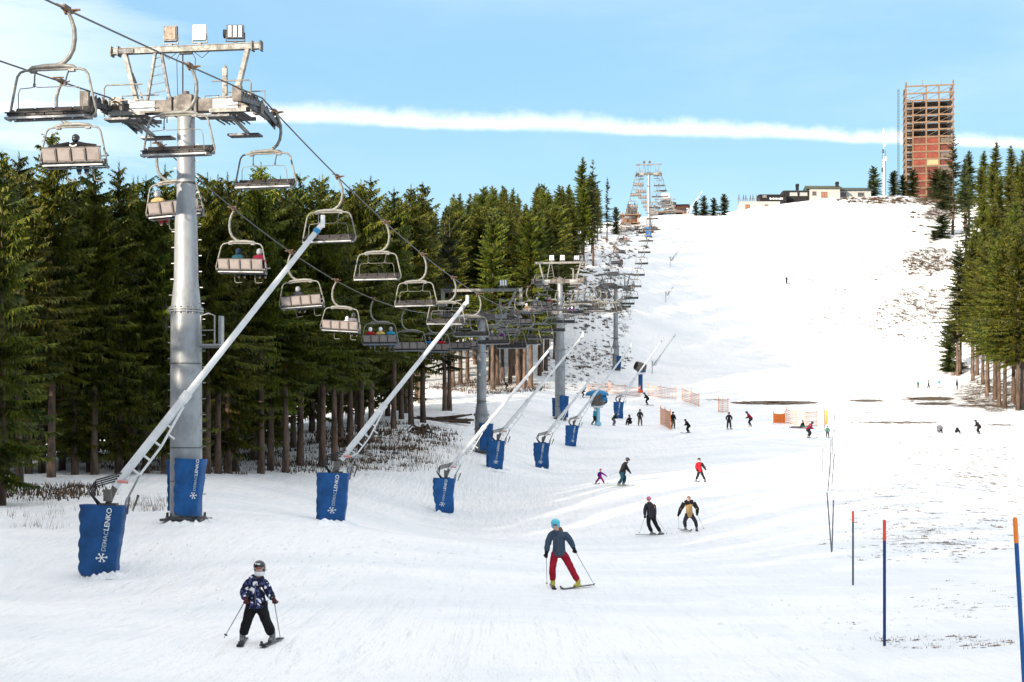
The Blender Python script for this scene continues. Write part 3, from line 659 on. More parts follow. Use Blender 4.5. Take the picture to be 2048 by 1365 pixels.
    for i in range(4): b.box((1.42 + .02, -.12, H - .3 + i * .33), (.10, .02, .05), mat=1)
    b.build('cable_duct', [M['paint_light'], M['darksteel']], P)
    b = MB()
    for x in (-.34, .34): b.tube([(x * .6, 0, zt_ - .1), (x, 0, zt_ - .35), (x * .9, 0, H + .1)], .012, 4)
    b.tube([(-.12, 0, H + .1), (-.12, 0, zt_ - .2)], .025, 5); b.bar((-.22, 0, zt_ - .16), (.22, 0, zt_ - .16), .07, .07)
    b.tube([(-.9, -.06, zt_ - .1), (-.6, -.06, zt_ - .35), (-.3, -.06, zt_ - .12)], .012, 4); b.tube([(.9, -.06, zt_ - .1), (.6, -.06, zt_ - .35), (.3, -.06, zt_ - .12)], .012, 4)
    b.build('cable', M['dark'], P)
    for x, st, rz in opts.get('lights', ()):
        floodlight(P, x, zt_ + .10, st, rz)
    for s in (-1, 1):
        pf = MB()
        pf.box((s * 1.72, -.1, H - .72), (1.15, 1.3, .05), mat=1); pf.bar((s * 1.15, -.85, H - .66), (s * 2.45, -.85, H - .66), .06, .13); pf.bar((s * 1.15, .65, H - .66), (s * 2.3, .65, H - .66), .06, .13)
        for i in range(6): pf.bar((s * (1.2 + i * .18), -.8, H - .84), (s * (1.2 + i * .18), .6, H - .84), .025, .05, 1)
        for yy in (-1.6, 1.5): pf.box((s * 1.62, yy, H - 1.05), (1.15, .5, .07), mat=1); pf.bar((s * 1.75, yy, H - 1.0), (s * 1.75, 0, H - .8), .08, .12)
        pl = pf.build('platform', [M['paint_light'], M['darksteel']], P)
        rl = MB(); x0, x1 = s * 1.25, s * 2.62
        rl.tube([(x1, -.85, H - .75), (x1, -.85, H + .22), (x1 - s * .08, -.85, H + .33), (x0, -.85, H + .33)], .028, 6); rl.bar((x1, -.85, H - .2), (x0, -.85, H - .2), .03)
        tag(rl.build('railing', M['paint_light'], P), kind=None); rl = MB(); rl.tube([(x0 - s * .3, .65, H - .7), (x0 - s * .3, .65, H + .2), (x0 - s * .8, .65, H + .2), (x0 - s * .9, .65, H - .2)], .022, 6); rl.build('railing', M['paint_light'], P); rl = MB(); rl.tube([(x1, .65, H - .7), (x1, .65, H + .3), (x0, .65, H + .3)], .025, 6)
        rl.build('railing', M['paint_light'], P)
        eb = MB(); eb.box((s * 2.35, -.3, H - .25), (.40, .35, .5)); eb.box((s * 2.35, -.49, H - .12), (.34, .04, .12), mat=1); eb.box((s * 2.35, -.49, H - .36), (.34, .04, .12), mat=1); eb.build('switch_box', [M['paint_light'], M['lampback']], P)
        sheave_train(P, s, H + .0 - .03, slopes=opts.get('sl', (0.08, -0.12)))
    if opts.get('rungs', True):
        b = MB()
        for i in range(int(H / .55)):
            z = .9 + i * .55
            if z < H - 1.2:
                r = float(np.interp(z, [a for a, c in prof], [c for a, c in prof])); b.bar((r, 0, z), (r + .16, 0, z), .03); b.bar((-r, 0, z + .3), (-r - .12, 0, z + .3), .03)
        tag(b.build('rung', M['steel'], P), kind='stuff')
    if opts.get('cage'):
        b = MB(); z = 6.05; b.box((.95, 0, z), (.75, .6, .05)); b.tube([(.62, -.25, z), (.62, -.25, z + 1.0), (.90, -.25, z + 1.08), (1.12, -.25, z + 1.0), (1.12, -.25, z)], .03, 6); b.bar((.6, -.25, z + .5), (1.15, -.25, z + .5), .03)
        b.box((1.27, 0, z + .5), (.10, .3, 1.0)); b.bar((.5, 0, z - .05), (1.35, 0, z - .05), .06, .1); b.build('rest_platform', M['steel'], P)
    for (x, y, z0, Wd, Hh, sd, let) in pads:
        mm = me_mats[sd]; o = obj('padding', mm, P, (x, y, z0)); o.scale = (Wd / 1.25, 1, Hh / 2.0)
        if let:
            g_ = thing_free = None
            add_lettering(o, -0.345, 0.22, 0.62, 1, 0.78)
    return P
def prx(px, Y): return (px - CX) / F * Y
P1 = pylon('nearest and tallest looking grey steel pylon with three floodlights and blue padding at its foot', line_x(52), 52, zg(line_x(52), 52), 11.85,
      dict(cage=True, lights=((-.55, 'brown', 0), (.50, 'clear', 0), (1.78, 'led', .15)), sl=(0.10, -0.13)), pads=((.36, -.42, .18, 1.0, 1.95, 0, True), (-.42, .25, .3, .55, 1.75, 1, False)))
P2 = pylon('second pylon from the camera, with white top beam ends and one floodlight', line_x(111.8), 111.8, zg(line_x(111.8), 111.8), 9.45,
      dict(slim=True, w2=3.05, vs=(1,), ends=True, aframe=False, lights=((1.65, 'led', 0),), sl=(-0.03, .10)), pads=((.45, -.35, .2, 1.0, 2.0, 1, False),))
P3 = pylon('third pylon from the camera, in front of the brushy bank, three floodlights on top', line_x(161), 161, zg(line_x(161), 161), 17.3,
      dict(lights=((-.9, 'clear', 0), (.25, 'clear', 0), (1.8, 'led', 0)), sl=(.12, .10)), pads=((.5, -.4, .2, .95, 2.3, 2, False), (-.5, .2, .3, .7, 2.0, 1, False)))
P4 = pylon('fourth pylon, grey shaft against the snow, blue mat on its right foot', line_x(234), 234, zg(line_x(234), 234), 24.1,
      dict(slim=True, lights=(), sl=(.15, .3)), pads=((.55, -.3, .1, .75, 2.0, 1, False),))
P5 = pylon('white pylon on the hill crest, standing against the sky', line_x(320), 320, zg(line_x(320), 320), 57.0,
      dict(slim=True, lights=((-1.0, 'brown', 0), (0.2, 'brown', 0)), sl=(.33, .12)), pads=((.0, -.6, .0, 1.3, 2.0, 2, False),))
P6 = pylon('short last pylon right in front of the top lift station', line_x(391), 391, zg(line_x(391), 391), 61.0, dict(slim=True, lights=(), sl=(.1, -.05)))
P0 = pylon('pylon beside and behind the camera, outside the picture', line_x(-12), -12, zg(line_x(-12), -12), 8.0, dict(lights=()))
for o in (P4,): pass

# --- chair (local: origin at the grip, +y uphill, riders look to +y)
def chair_meshes():
    D = {}
    b = MB(); b.box((0, 0, .03), (.10, .50, .09)); b.box((0, .0, .10), (.07, .34, .06), mat=1); b.bar((0, -.25, .05), (-.22, -.28, .10), .04, .04); b.bar((0, .2, .05), (.16, .24, .12), .05, .03)
    b.tube([(-.16, -.3, .11), (.20, -.3, .10)], .025, 6); b.tube([(.05, -.02, .02), (.0, 0, -.06)], .06, 8)
    D['grip'] = b.mesh('grip', [M['rust'], M['darksteel']])
    b = MB(); pts = [(-.02, 0, 0), (-.12, 0, -.22), (-.19, 0, -.45), (-.20, 0, -.70), (-.16, 0, -.95), (-.05, 0, -1.15), (.12, 0, -1.29), (.35, 0, -1.36)]
    b.tube(pts, [.04, .05, .055, .057, .057, .057, .06, .06], 10); D['hanger'] = b.mesh('hanger', M['tube_light'])
    cx = .38
    b = MB(); b.tube([(cx - .62, 0, -1.42), (cx - .52, 0, -1.37), (cx - .2, 0, -1.34), (cx + .2, 0, -1.34), (cx + .52, 0, -1.37), (cx + .62, 0, -1.42)], [.035, .055, .062, .062, .055, .035], 10)
    for s in (-1, 1): b.box((cx + s * .50, 0, -1.47), (.16, .1, .06), mat=1)
    D['spreader'] = b.mesh('spreader', [M['paint_light'], M['darksteel']])
    b = MB(); fr = []
    for s in (-1, 1):
        side = [(cx, 0, -1.43), (cx + s * .70, 0, -1.43), (cx + s * .84, 0, -1.47), (cx + s * .92, 0, -1.57), (cx + s * .96, .0, -1.72), (cx + s * 1.12, -.02, -2.45), (cx + s * 1.12, .02, -2.56), (cx + s * 1.04, .12, -2.68), (cx + s * 1.0, .42, -2.70)]
        b.tube(side, .033, 8)
    D['frame'] = b.mesh('frame', M['tube_light'])
    b = MB(); zb = -2.66
    b.bar((cx - 1.02, .42, zb - .02), (cx + 1.02, .42, zb - .02), .05, .05); b.bar((cx - 1.02, -.04, zb), (cx + 1.02, -.04, zb), .045, .045)
    for s in (-1, 1): b.bar((cx + s * 1.02, -.15, zb + .1), (cx + s * 1.02, .44, zb - .02), .05, .06, 1); b.tube([(cx + s * 1.04, -.05, zb + .1), (cx + s * 1.1, -.05, zb + .1)], .08, 10, 1)
    D['seat_rail'] = b.mesh('seat_rail', [M['steel'], M['darksteel']])
    for i in range(4):
        x0 = cx - .99 + i * .4975; b = MB(); vs = []
        xx = x0 + .245
        b.box((xx, .20, zb + .075), (.465, .50, .09)); b.box((xx, .20, zb + .125), (.42, .44, .03), taper=.9)
        D['cushion%d' % i] = b.mesh('cushion', M['cushion'])
        b = MB(); Mx = Matrix.Rotation(R(14), 3, 'X')
        c0 = Vector((xx, -.13, zb + .32))
        bb = MB(); Mf = Matrix.Rotation(R(30), 3, 'X'); cf = Vector((xx, -.10, zb + .20)); bb.box(cf, (.465, .05, .24), Mf, 0); bb.box(cf + Mf @ Vector((0, .045, .0)), (.43, .06, .20), Mf, 1)
        D['fold%d' % i] = bb.mesh('back_panel', [M['cushion'], M['cushion']])
        b.box(c0, (.465, .045, .43), Mx, 0); b.box(c0 + Mx @ Vector((0, .045, .0)), (.44, .05, .40), Mx, 1); b.box(c0 + Mx @ Vector((0, -.03, 0)), (.39, .02, .33), Mx, 0, taper=.96)
        D['panel%d' % i] = b.mesh('back_panel', [M['panel'], M['cushion']])
    b = MB(); Mx = Matrix.Rotation(R(14), 3, 'X')
    b.bar((cx - 1.02, -.185, zb + .545), (cx + 1.02, -.185, zb + .545), .05, .035); b.bar((cx - 1.02, -.10, zb + .09), (cx + 1.02, -.10, zb + .09), .04, .05)
    for i in range(3): b.bar((cx - .4975 + i * .4975, -.115, zb + .12), (cx - .4975 + i * .4975, -.205, zb + .5), .03, .05)
    D['back_rail'] = b.mesh('back_rail', M['dark'])
    b = MB(); b.bar((cx - 1.04, -.19, zb + .31), (cx + 1.04, -.19, zb + .31), .05, .04); b.bar((cx - 1.02, -.02, zb + .10), (cx + 1.02, -.02, zb + .10), .05, .07); b.bar((cx - 1.02, .47, zb + .10), (cx + 1.02, .47, zb + .10), .03, .03)
    for i in range(5): b.bar((cx - .995 + i * .4975, -.02, zb + .12), (cx - .995 + i * .4975, -.19, zb + .33), .05, .06)
    for s in (-1, 1): b.ell((cx + s * 1.05, -.02, zb + .16), (.07, .12, .12), 8, 6)
    D['fold_rail'] = b.mesh('back_rail', M['dark'])
    b = MB()  # raised safety bar
    for s in (-1, 1): b.tube([(cx + s * .44, .02, -1.45), (cx + s * .42, .10, -1.62), (cx + s * .40, .16, -1.82)], .02, 6, 1); b.ell((cx + s * .40, .16, -1.84), (.04, .03, .06), 6, 5, mat=1)
    b.tube([(cx - .84, .10, -2.5), (cx - .82, .16, -2.05), (cx - .76, .18, -1.92), (cx - .45, .18, -1.90), (cx - .38, .18, -1.86), (cx - .30, .18, -1.90), (cx + .3, .18, -1.90), (cx + .38, .18, -1.86), (cx + .45, .18, -1.90), (cx + .76, .18, -1.92), (cx + .82, .16, -2.05), (cx + .84, .10, -2.5)], .013, 5)
    D['safety_bar'] = b.mesh('safety_bar', [M['tube_light'], M['darksteel']])
    b = MB()  # lowered bar with foot rests
    b.tube([(cx - 1.04, 0, -2.2), (cx - .98, .5, -2.28), (cx - .6, .55, -2.28), (cx + .6, .55, -2.28), (cx + .98, .5, -2.28), (cx + 1.04, 0, -2.2)], .02, 6)
    for x in (-.5, .42): b.tube([(cx + x, .55, -2.28), (cx + x, .62, -2.8), (cx + x + .03, .62, -3.02), (cx + x + .10, .62, -3.07), (cx + x + .34, .60, -3.05)], .02, 6)
    D['foot_bar'] = b.mesh('safety_bar', M['tube_light'])
    return D
CH = chair_meshes()
def join_meshes(keys, name):
    """one light-weight mesh for the far chairs"""
    b = MB(); mats = []
    for k in keys:
        me = CH[k]; off = len(mats); mats += list(me.materials); vs = [v.co.copy() for v in me.vertices]; base = len(b.v); b.v += [tuple(v) for v in vs]
        for p in me.polygons: b.f.append(tuple(base + i for i in p.vertices)); b.m.append(off + p.material_index); b.sm.append(p.use_smooth)
    return b.mesh(name, mats)
CH['seat_all'] = join_meshes(['cushion%d' % i for i in range(4)] + ['seat_rail'], 'seat')
CH['back_all'] = join_meshes(['panel%d' % i for i in range(4)] + ['back_rail'], 'backrest')
CH['fold_all'] = join_meshes(['fold%d' % i for i in range(4)] + ['fold_rail'], 'backrest')
CH['susp'] = join_meshes(['grip', 'hanger', 'spreader'], 'hanger')
ORD = ['nearest', 'second', 'third', 'fourth', 'fifth', 'sixth', 'seventh', 'eighth', 'ninth', 'tenth', 'eleventh', 'twelfth', 'thirteenth', 'fourteenth', 'fifteenth', 'sixteenth', 'seventeenth', 'eighteenth', 'nineteenth', 'twentieth']
def ordn(i):
    if i < 20: return ORD[i]
    t = {2: 'twenty', 3: 'thirty', 4: 'forty'}[(i + 1) // 10]; u = (i + 1) % 10
    return {2: 'twentieth', 3: 'thirtieth', 4: 'fortieth'}[(i + 1) // 10] if u == 0 else t + '-' + ['first', 'second', 'third', 'fourth', 'fifth', 'sixth', 'seventh', 'eighth', 'ninth'][u - 1]
def chair(side, y, label, roll=0.0, detail=True, extra=None):
    p = rope_pt(side, y, rope_z(side, y) - .03)
    o = thing('lift_chair', label, 'ski lift chair', p, LANG + (0 if side < 0 else math.pi), 'downhill chairs of the chairlift' if side > 0 else 'uphill chairs of the chairlift')
    o.rotation_euler = (0, roll, o.rotation_euler.z)
    if detail:
        keys = ['grip', 'hanger', 'spreader', 'frame', 'seat_rail', 'back_rail' if side < 0 else 'fold_rail'] + ['cushion%d' % i for i in range(4)] + [('panel%d' if side < 0 else 'fold%d') % i for i in range(4)]
    else: keys = ['susp', 'frame', 'seat_all', 'back_all' if side < 0 else 'fold_all']
    for k in keys: obj(CH[k].name.split('.')[0], CH[k], o)
    if side > 0: obj('safety_bar', CH['safety_bar'], o)
    else: obj('safety_bar', CH['foot_bar'], o)
    return o
rc = random.Random(5)
RIDER = {0: 'carrying one rider in black with spread arms', 1: 'half hidden by the nearest pylon', 2: 'carrying riders in teal and dark brown', 3: 'carrying one rider in dark grey, tilted', 4: 'carrying riders in white helmet and black, tilted', 5: 'carrying three riders in red, yellow and blue', 7: 'carrying riders in blue and red'}
UP = []
for k in range(42):
    y = 36.9 + 8.3 * k
    if y < 388: chair(1, y, 'empty four-seat chair coming downhill, %s one from the top left corner on the right rope' % ordn(k), rc.uniform(-.015, .015), y < 165)
for k in range(41):
    y = 48.3 + 8.25 * k; rl = {0: .0, 1: -.07, 2: .03, 3: -.06, 4: .07, 5: 0, 6: 0}.get(k, rc.uniform(-.04, .04))
    if y < 388: UP.append(chair(-1, y, ('uphill four-seat chair %s, %s on the left rope' % (RIDER.get(k, 'seen from behind'), ordn(k))), rl, y < 165))
chair(1, 28.6, 'empty downhill chair outside the picture, above its top left corner'); chair(-1, 40.0, 'uphill chair outside the picture on the left')

# --- snow lances
LANCES = [(210,1149,'nearest white snow lance, rising from the big wrinkled blue mat at lower left',643,450,0),(668,1045,'second snow lance with blue mat, middle of the left half',933,605,1),
(888,1026,'third snow lance with blue mat, left of the skier in red trousers',1103,695,2),(993,939,'snow lance with blue mat standing right before the second pylon foot',1165,672,1),
(1083,937,'snow lance whose blue mat stands between second and third pylon',1225,705,2),(1145,893,'snow lance with small blue mat just right of the third pylon',1262,693,0),(1237,837,'farthest blue-matted snow lance, left of the blue fan gun',1325,680,2)]
def lance(px, py, label, tx, ty, sd, has_mat=True):
    p = hit(px, py); Y = p.y; o = thing('snow_lance', label, 'snow lance', (p.x, p.y, p.z), 0, 'snow lances along the chairlift')
    tip = at(tx, ty, Y + 1.5) - p; s = 1.0
    base = Vector((0.08 if has_mat else 0, 0, 2.25 if has_mat else 1.0)); d = (tip - base); L = d.length; d.normalize()
    prp = Vector((d.z, 0, -d.x)).normalized()
    b = MB(); b.tube([base + d * .3, base + d * .35, base + d * (L * .35), base + d * (L * .36), base + d * (L - .3)], [.12, .125, .12, .10, .075], 12); b.build('lance_tube', M['lance'], o)
    b = MB(); b.tube([base + d * (L * .34), base + d * (L * .37)], .14, 12)
    q = [base + d * .35, base + d * (L * .10) + prp * .36, base + d * (L * .2) + prp * .34, base + d * (L * .33) + prp * .13]
    for i in range(3): b.bar(q[i], q[i + 1], .05, .10, up=(0, 1, 0))
    for t, w_ in ((.10, .36), (.15, .35), (.20, .34), (.26, .22)): b.bar(base + d * (L * t), base + d * (L * t) + prp * w_, .05, .12, up=(0, 1, 0))
    b.bar(base + d * (L * .24) + prp * .26, base + d * (L * .24) + prp * .5, .05, .05)
    b.build('truss', M['lance'], o)
    b = MB(); b.tube([base + d * (L * .11) + prp * .34, Vector((.62, 0, 2.1)), Vector((.5, 0, 1.6))], [.025, .035, .05], 8); b.build('hydraulic_strut', M['steel'], o)
    b = MB(); b.tube([(.05, 0, 0), (.05, 0, 1.9), tuple(base + d * .35)], .09, 10); b.box((.1, 0, 1.95), (.5, .3, .14)); (b.box((.12, -.12, 2.25), (.22, .2, .34)) if has_mat else None); b.tube([(.78, .05, 1.8), (.95, .02, 2.25)], [.02, .04], 6); b.tube([(.62, .05, 1.7), (.70, .02, 2.2)], .025, 6); b.build('stand', M['steel_warm'] if has_mat else M['lance'], o)
    b = MB()
    for k in range(4 if has_mat else 0): b.tube([(-.05 - .05 * k, -.1 + .05 * k, 1.95), (-.28 - .05 * k, -.1, 2.2 + .05 * k), (-.22, -.1, 2.5 + .06 * k), tuple(base + d * (.45 + .1 * k) + Vector((-.05, -.12, .04)))], .022, 6)
    b.tube([base + d * .5 + Vector((0, -.16, 0)), base + d * .9 + Vector((.06, -.18, -.35))], .04, 6, 1)
    b.build('hose', [M['dark'] if has_mat else M['steel'], M['hose_red'] if has_mat else M['steel']], o)
    e = base + d * (L - .3)
    b = MB(); b.tube([e, e + d * .14], [.095, .095], 12, 1); b.tube([e + d * .14, e + d * .28], [.08, .08], 12); b.tube([e + d * .2 + Vector((.09, 0, .0)), e + d * .2 + Vector((.10, 0, .36))], .07, 10); b.tube([e + d * .28, e + d * .42], [.07, .03], 10)
    b.build('nozzle_head', [M['lance'], M['cyanblue'] if py == 1149 else M['steel']], o)
    if has_mat:
        m_ = obj('padding', me_mats[sd], o, (0, 0, -.03)); add_lettering(m_, -.345, -.02 - .04 * sd, 0.42, 1, .86)
        if sd == 1: obj('padding', me_mats[0], o, (-.30, .25, -.05)).scale = (.6, .8, .97)
    return o
for a in LANCES: lance(*a)
lb = MB()
for px, py, lab in [(1304,748,'snow lance rising on the lower slope right of the blue fan gun'),(1331,607,'thin snow lance standing half way up the slope'),(1340,536,'thin snow lance in the upper slope, second below the crest'),(1352,474,'thin snow lance just below the crest'),(1374,434,'white snow lance on the crest, pointing right against the sky')]:
    p = hit(px, py); s = F / p.y; lance(px, py, lab, px + 3.6 * s, py - 6.0 * s, 0, False)

# --- fan guns
def fan_gun(px, py, hpx, label, body, tank, head_rz=0.4, white=False):
    p = hit(px, py); h = hpx * p.y / F; o = thing('fan_gun', label, 'snow cannon', p, 0)
    b = MB(); b.tube([(0, 0, -.2), (0, 0, h * .66)], .30 if not white else .22, 14); b.build('mast', body, o)
    b = MB(); b.tube([(0, 0, 0), (0, 0, .35)], .36, 14); b.build('collar', M['pole_red'] if not white else M['lblue'], o)
    b = MB(); b.box((.0, 0, h * .68), (1.0, .8, .25), mat=1); b.box((.15, 0, h * .80), (1.1, .9, h * .16), mat=0); b.build('cabinet', [body, M['lance']], o)
    Mx = Matrix.Rotation(head_rz, 3, 'Z') @ Matrix.Rotation(R(20), 3, 'Y'); d = Mx @ Vector((-1, 0, 0)); c = Vector((0, 0, h * .9))
    fs_ = 1.15 if white else 1.1
    b = MB(); b.tube([c - d * .6 * fs_, c - d * .5 * fs_, c + d * .2, c + d * .7 * fs_], [.45 * fs_, .66 * fs_, .64 * fs_, .55 * fs_], 18, caps=False); b.tube([c - d * .3, c - d * .25], .56, 18)
    b.ell(c - d * .1, (.22, .22, .22), 10, 6, mat=1)
    b.build('fan_drum', [tank, M['dark']], o)
    b = MB()
    for i in range(10):
        a = i * .628; q = Mx @ Vector((0, math.cos(a) * .5, math.sin(a) * .5)); b.bar(c + d * .65 + q * .95, c + d * .78 + q * 1.05, .05)
    b.build('nozzle', M['darksteel'], o)
    return o
fan_gun(1281, 786, 56, 'grey-headed fan snow cannon on a blue mast with red foot', M['blue'], M['steel_warm'])
fan_gun(1196, 852, 56, 'pale blue fan snow cannon with people standing at its foot', M['lblue'], M['steel_warm'], 2.6, True)
b = MB(); b.ell((-.1, .1, 3.3), (1.25, .7, .55), 14, 8, None, 0, 0, .55); b.box((-.5, -.1, 2.3), (.5, .5, .5)); b.box((.5, .1, 2.9), (.9, .8, .5), Matrix.Rotation(.4, 3, 'Y')); b.build('weather_cover', M['cyanblue'], bpy.data.objects['fan_gun.001'])
# ------------------------------------------------------------------ ridge buildings
def T(px, py, Y): return at(px, py, Y)
def tower():
    Y = 432; s = Y / F; x0 = prx(1812, Y); W = 91 * s; D = 9.0; zt0 = (YH - 174) * s; zb = zg(x0 + W / 2, Y) - 2.5; zb = min(zb, (YH - 388) * s)
    o = thing('wooden_tower', 'tall open timber-framed tower under construction on the ridge, red cladding in its lower half', 'tower', (x0, Y, zb), -0.19)
    Hh = zt0 - zb; step = 14.55 * s; cols = [0, .145 * W, .43 * W, .70 * W, W]
    levels = []; z = Hh
    while z > 1: levels.append(z); z -= step
    def part(nm, m, fn):
        b = MB(); fn(b); return b.build(nm, m, o)
    for i, x in enumerate(cols):
        top = Hh + (1.2 if i in (0, 4) else 0) if i != 1 else Hh - step * 2
        part('column', M['timber'], lambda b: b.box((x, 0, top / 2), (.42, .42, top)))
        if i in (0, 2, 4): part('column', M['timber_grey'], lambda b: b.box((x, D, top / 2), (.42, .42, top)))
    for k, z in enumerate(levels):
        part('beam', M['timber'], lambda b: (b.box((W / 2, -.22, z), (W + .8, .22, .42)), b.bar((0, 0, z - .02), (0, D, z - .02), .3, .4), b.bar((W, 0, z - .02), (W, D, z - .02), .3, .4), b.box((W / 2, D + .1, z), (W, .25, .4))))
        if k >= 2: part('floor_slab', M['timber_grey'], lambda b: b.box((W / 2, D / 2, z - .33), (W * .97, D * .92, .16)))
    rt = random.Random(4)
    for k in range(len(levels) - 1):
        z1, z0_ = levels[k], levels[k + 1]
        if k < 8:
            def br(b):
                for a in range(1, 4):
                    if rt.random() < .75: b.bar((cols[a] + .2, .15, z0_ + .2), (cols[a + 1] - .2, .15, z1 - .2), .12, .12)
                b.bar((0, D, z0_), (W * .5, D, z1), .15, .15)
            part('diagonal_brace', M['timber_grey'], br)
            if 2 <= k:
                part('stair_flight', M['timber_dark'], lambda b: b.box((cols[1] + 1.4, D * .5, (z1 + z0_) / 2 - .1), (1.6, 2.0, (z1 - z0_) * .75))); part('stair_flight', M['timber_dark'], lambda b: b.box((cols[3] + 1.6, D * .45, (z1 + z0_) / 2 - .2), (2.0, 2.2, (z1 - z0_) * .6)))
        if k >= 7:
            for a in (1, 2):
                m = M['redpanel'] if rt.random() < .7 else M['redpanel2']
                if k == 10 and a == 2: m = M['palepanel']
                part('cladding_panel', m, lambda b: b.box(((cols[a] + cols[a + 1]) / 2, -.02, (z1 + z0_) / 2 + .03), (cols[a + 1] - cols[a] - .45, .12, (z1 - z0_) - .5)))
            part('cladding_panel', M['timber_grey'] if k % 2 else M['redpanel2'], lambda b: b.box(((cols[3] + cols[4]) / 2, .35, (z1 + z0_) / 2), (cols[4] - cols[3] - .5, .1, (z1 - z0_) * .8)))
        part('railing', M['timber'], lambda b: (b.bar((-.5, -.3, z1 - 1.1), (-.5, D * .8, z1 - 1.1), .1, .1), b.bar((cols[0], -.3, z0_ + 1.0), (cols[1], -.3, z0_ + 1.0), .1, .1)))
    part('corner_post', M['timber'], lambda b: [b.box((x, -.3, Hh + .8), (.12, .12, 1.6)) for x in (0, .35 * W, .75 * W, W)])
tower()
def lattice(px, ptop, pbot, Y, label, w_=.5, name='lattice_mast'):
    p = at(px, pbot, Y); h = (pbot - ptop) * Y / F; o = thing(name, label, 'mast', p); b = MB()
    for x, y in ((-w_ / 2, 0), (w_ / 2, 0), (0, w_ * .8)): b.bar((x, y, 0), (x, y, h), .07)
    n = int(h / .8)
    for i in range(n): z = i * h / n; b.bar((-w_ / 2, 0, z), (w_ / 2, 0, z + .4), .06); b.bar((-w_ / 2, 0, z), (w_ / 2, 0, z), .05)
    b.build('lattice', M['darksteel'], o); return o, h
lattice(1797, 178, 386, 425, 'thin dark lattice mast standing close left of the wooden tower')
o, h = lattice(1768, 300, 390, 408, 'white antenna mast left of the wooden tower', .9, 'antenna_mast')
b = MB(); b.tube([(0, .3, 0), (0, .3, h * .8)], .42, 10); b.tube([(0, .3, h * .7), (0, .3, h + 6)], [.12, .08], 6); b.build('mast_tube', M['lance'], o)
for z, s_ in ((h * .55, -.5), (h * .8, .5), (h * .97, -.3), (h + 1.5, .2)):
    b = MB(); b.box((s_, -.1, z), (.35, .3, 1.1)); b.build('antenna', M['darksteel'] if s_ < 0 else M['white'], o)
b = MB(); b.tube([(0, .3, h + 2.5), (0, .3, h + 5.2)], .28, 8); b.build('antenna', M['white'], o)

def house(label, px0, px1, pbase, ptop_wall, ptop_roof, Y, mwall, mroof, depth=7, windows=(), chimney=None, sign=None, name='building', cat='building', doors=(), overhang=.4):
    s = Y / F; x0 = prx(px0, Y); W = (px1 - px0) * s; zb = (YH - pbase) * s - 1.2; hw = (YH - ptop_wall) * s - zb; hr = (YH - ptop_roof) * s - zb
    o = thing(name, label, cat, (x0, Y, zb)); b = MB(); b.box((W / 2, depth / 2, hw / 2), (W, depth, hw)); b.build('wall', mwall, o)
    b = MB(); oh = overhang; v = [(-oh, -oh, hw + .01), (W + oh, -oh, hw + .01), (W + oh, depth + oh, hw + .01), (-oh, depth + oh, hw + .01), (-oh, depth / 2, hr), (W + oh, depth / 2, hr), (-oh, -oh, hw + .22), (W + oh, -oh, hw + .22)]
    b.add(v, [(0, 3, 2, 1), (0, 1, 7, 6), (6, 7, 5, 4), (3, 4, 5, 2), (0, 6, 4, 3), (1, 2, 5, 7)]); r_ = b.build('roof', mroof, o)
    if chimney:
        c = MB(); cx_ = (chimney[0] - px0) * s; zt_ = (YH - chimney[1]) * s - zb; c.box((cx_, depth * .3, (hw + zt_) / 2), (chimney[2] * s, 1.2, zt_ - hw + 1)); c.box((cx_, depth * .3, zt_ + .1), (chimney[2] * s * 1.3, 1.5, .25)); c.build('chimney', M['cladding'], r_)
    for (a, b0, c_, d, mm) in windows:
        xa, xb = (a - px0) * s, (c_ - px0) * s; za, zc = (YH - d) * s - zb, (YH - b0) * s - zb
        f = MB(); cx_, cz_ = (xa + xb) / 2, (za + zc) / 2; ww, hh = xb - xa, zc - za
        f.box((cx_, -.04, cz_ + hh / 2), (ww + .2, .12, .12)); f.box((cx_, -.06, cz_ - hh / 2), (ww + .3, .2, .12)); f.box((cx_ - ww / 2, -.04, cz_), (.12, .1, hh)); f.box((cx_ + ww / 2, -.04, cz_), (.12, .1, hh)); f.box((cx_, -.04, cz_), (.08, .09, hh))
        fo = f.build('window', M['wall'] if mwall is not M['wall'] else M['timber_grey'], o)
        g = MB(); g.box((cx_, -.015, cz_), (ww, .05, hh)); g.build('pane', mm, fo)
    if sign:
        a, b0, c_, d = sign; g = MB(); za, zc = (YH - d) * s - zb, (YH - b0) * s - zb; rs = random.Random(2); n = 9
        for i in range(n):
            xa = (a - px0 + (c_ - a) * (i + .1) / n) * s; g.box((xa + (c_ - a) * s / n * .38, -.08, (za + zc) / 2 + rs.uniform(-.03, .03)), ((c_ - a) * s / n * .72, .06, (zc - za) * rs.uniform(.55, 1)))
        g.build('sign_lettering', M['white'], o)
    return o
house('low black-clad mountain lodge with white sign on the ridge', 1520, 1573, 405, 391, 387, 402, M['cladding'], M['cladding'], 6, windows=[(1526, 391, 1532, 395, M['window'])], sign=(1539, 396, 1566, 400), overhang=.1)
house('black lodge wing with white window band and a chimney', 1568, 1620, 396, 383, 380, 405, M['cladding'], M['roofdark'], 6, windows=[(1580, 386, 1594, 392, M['wall']), (1600, 386, 1614, 392, M['wall'])], chimney=(1597, 370, 5), overhang=.1)
house('green-roofed chalet with white wall and brown door in the middle of the ridge buildings', 1620, 1680, 402, 378, 367, 404, M['wall'], M['roofgreen'], 8, windows=[(1643, 385, 1654, 395, M['pane_brown']), (1625, 384, 1632, 391, M['window'])], chimney=(1678, 365, 5), overhang=.6)
house('long white lodge with dark green roof and two grey windows beside the trees', 1676, 1742, 402, 382, 371, 408, M['wall'], M['roofdark'], 8, windows=[(1683, 386, 1692, 393, M['window']), (1716, 386, 1728, 393, M['window'])], overhang=.5)
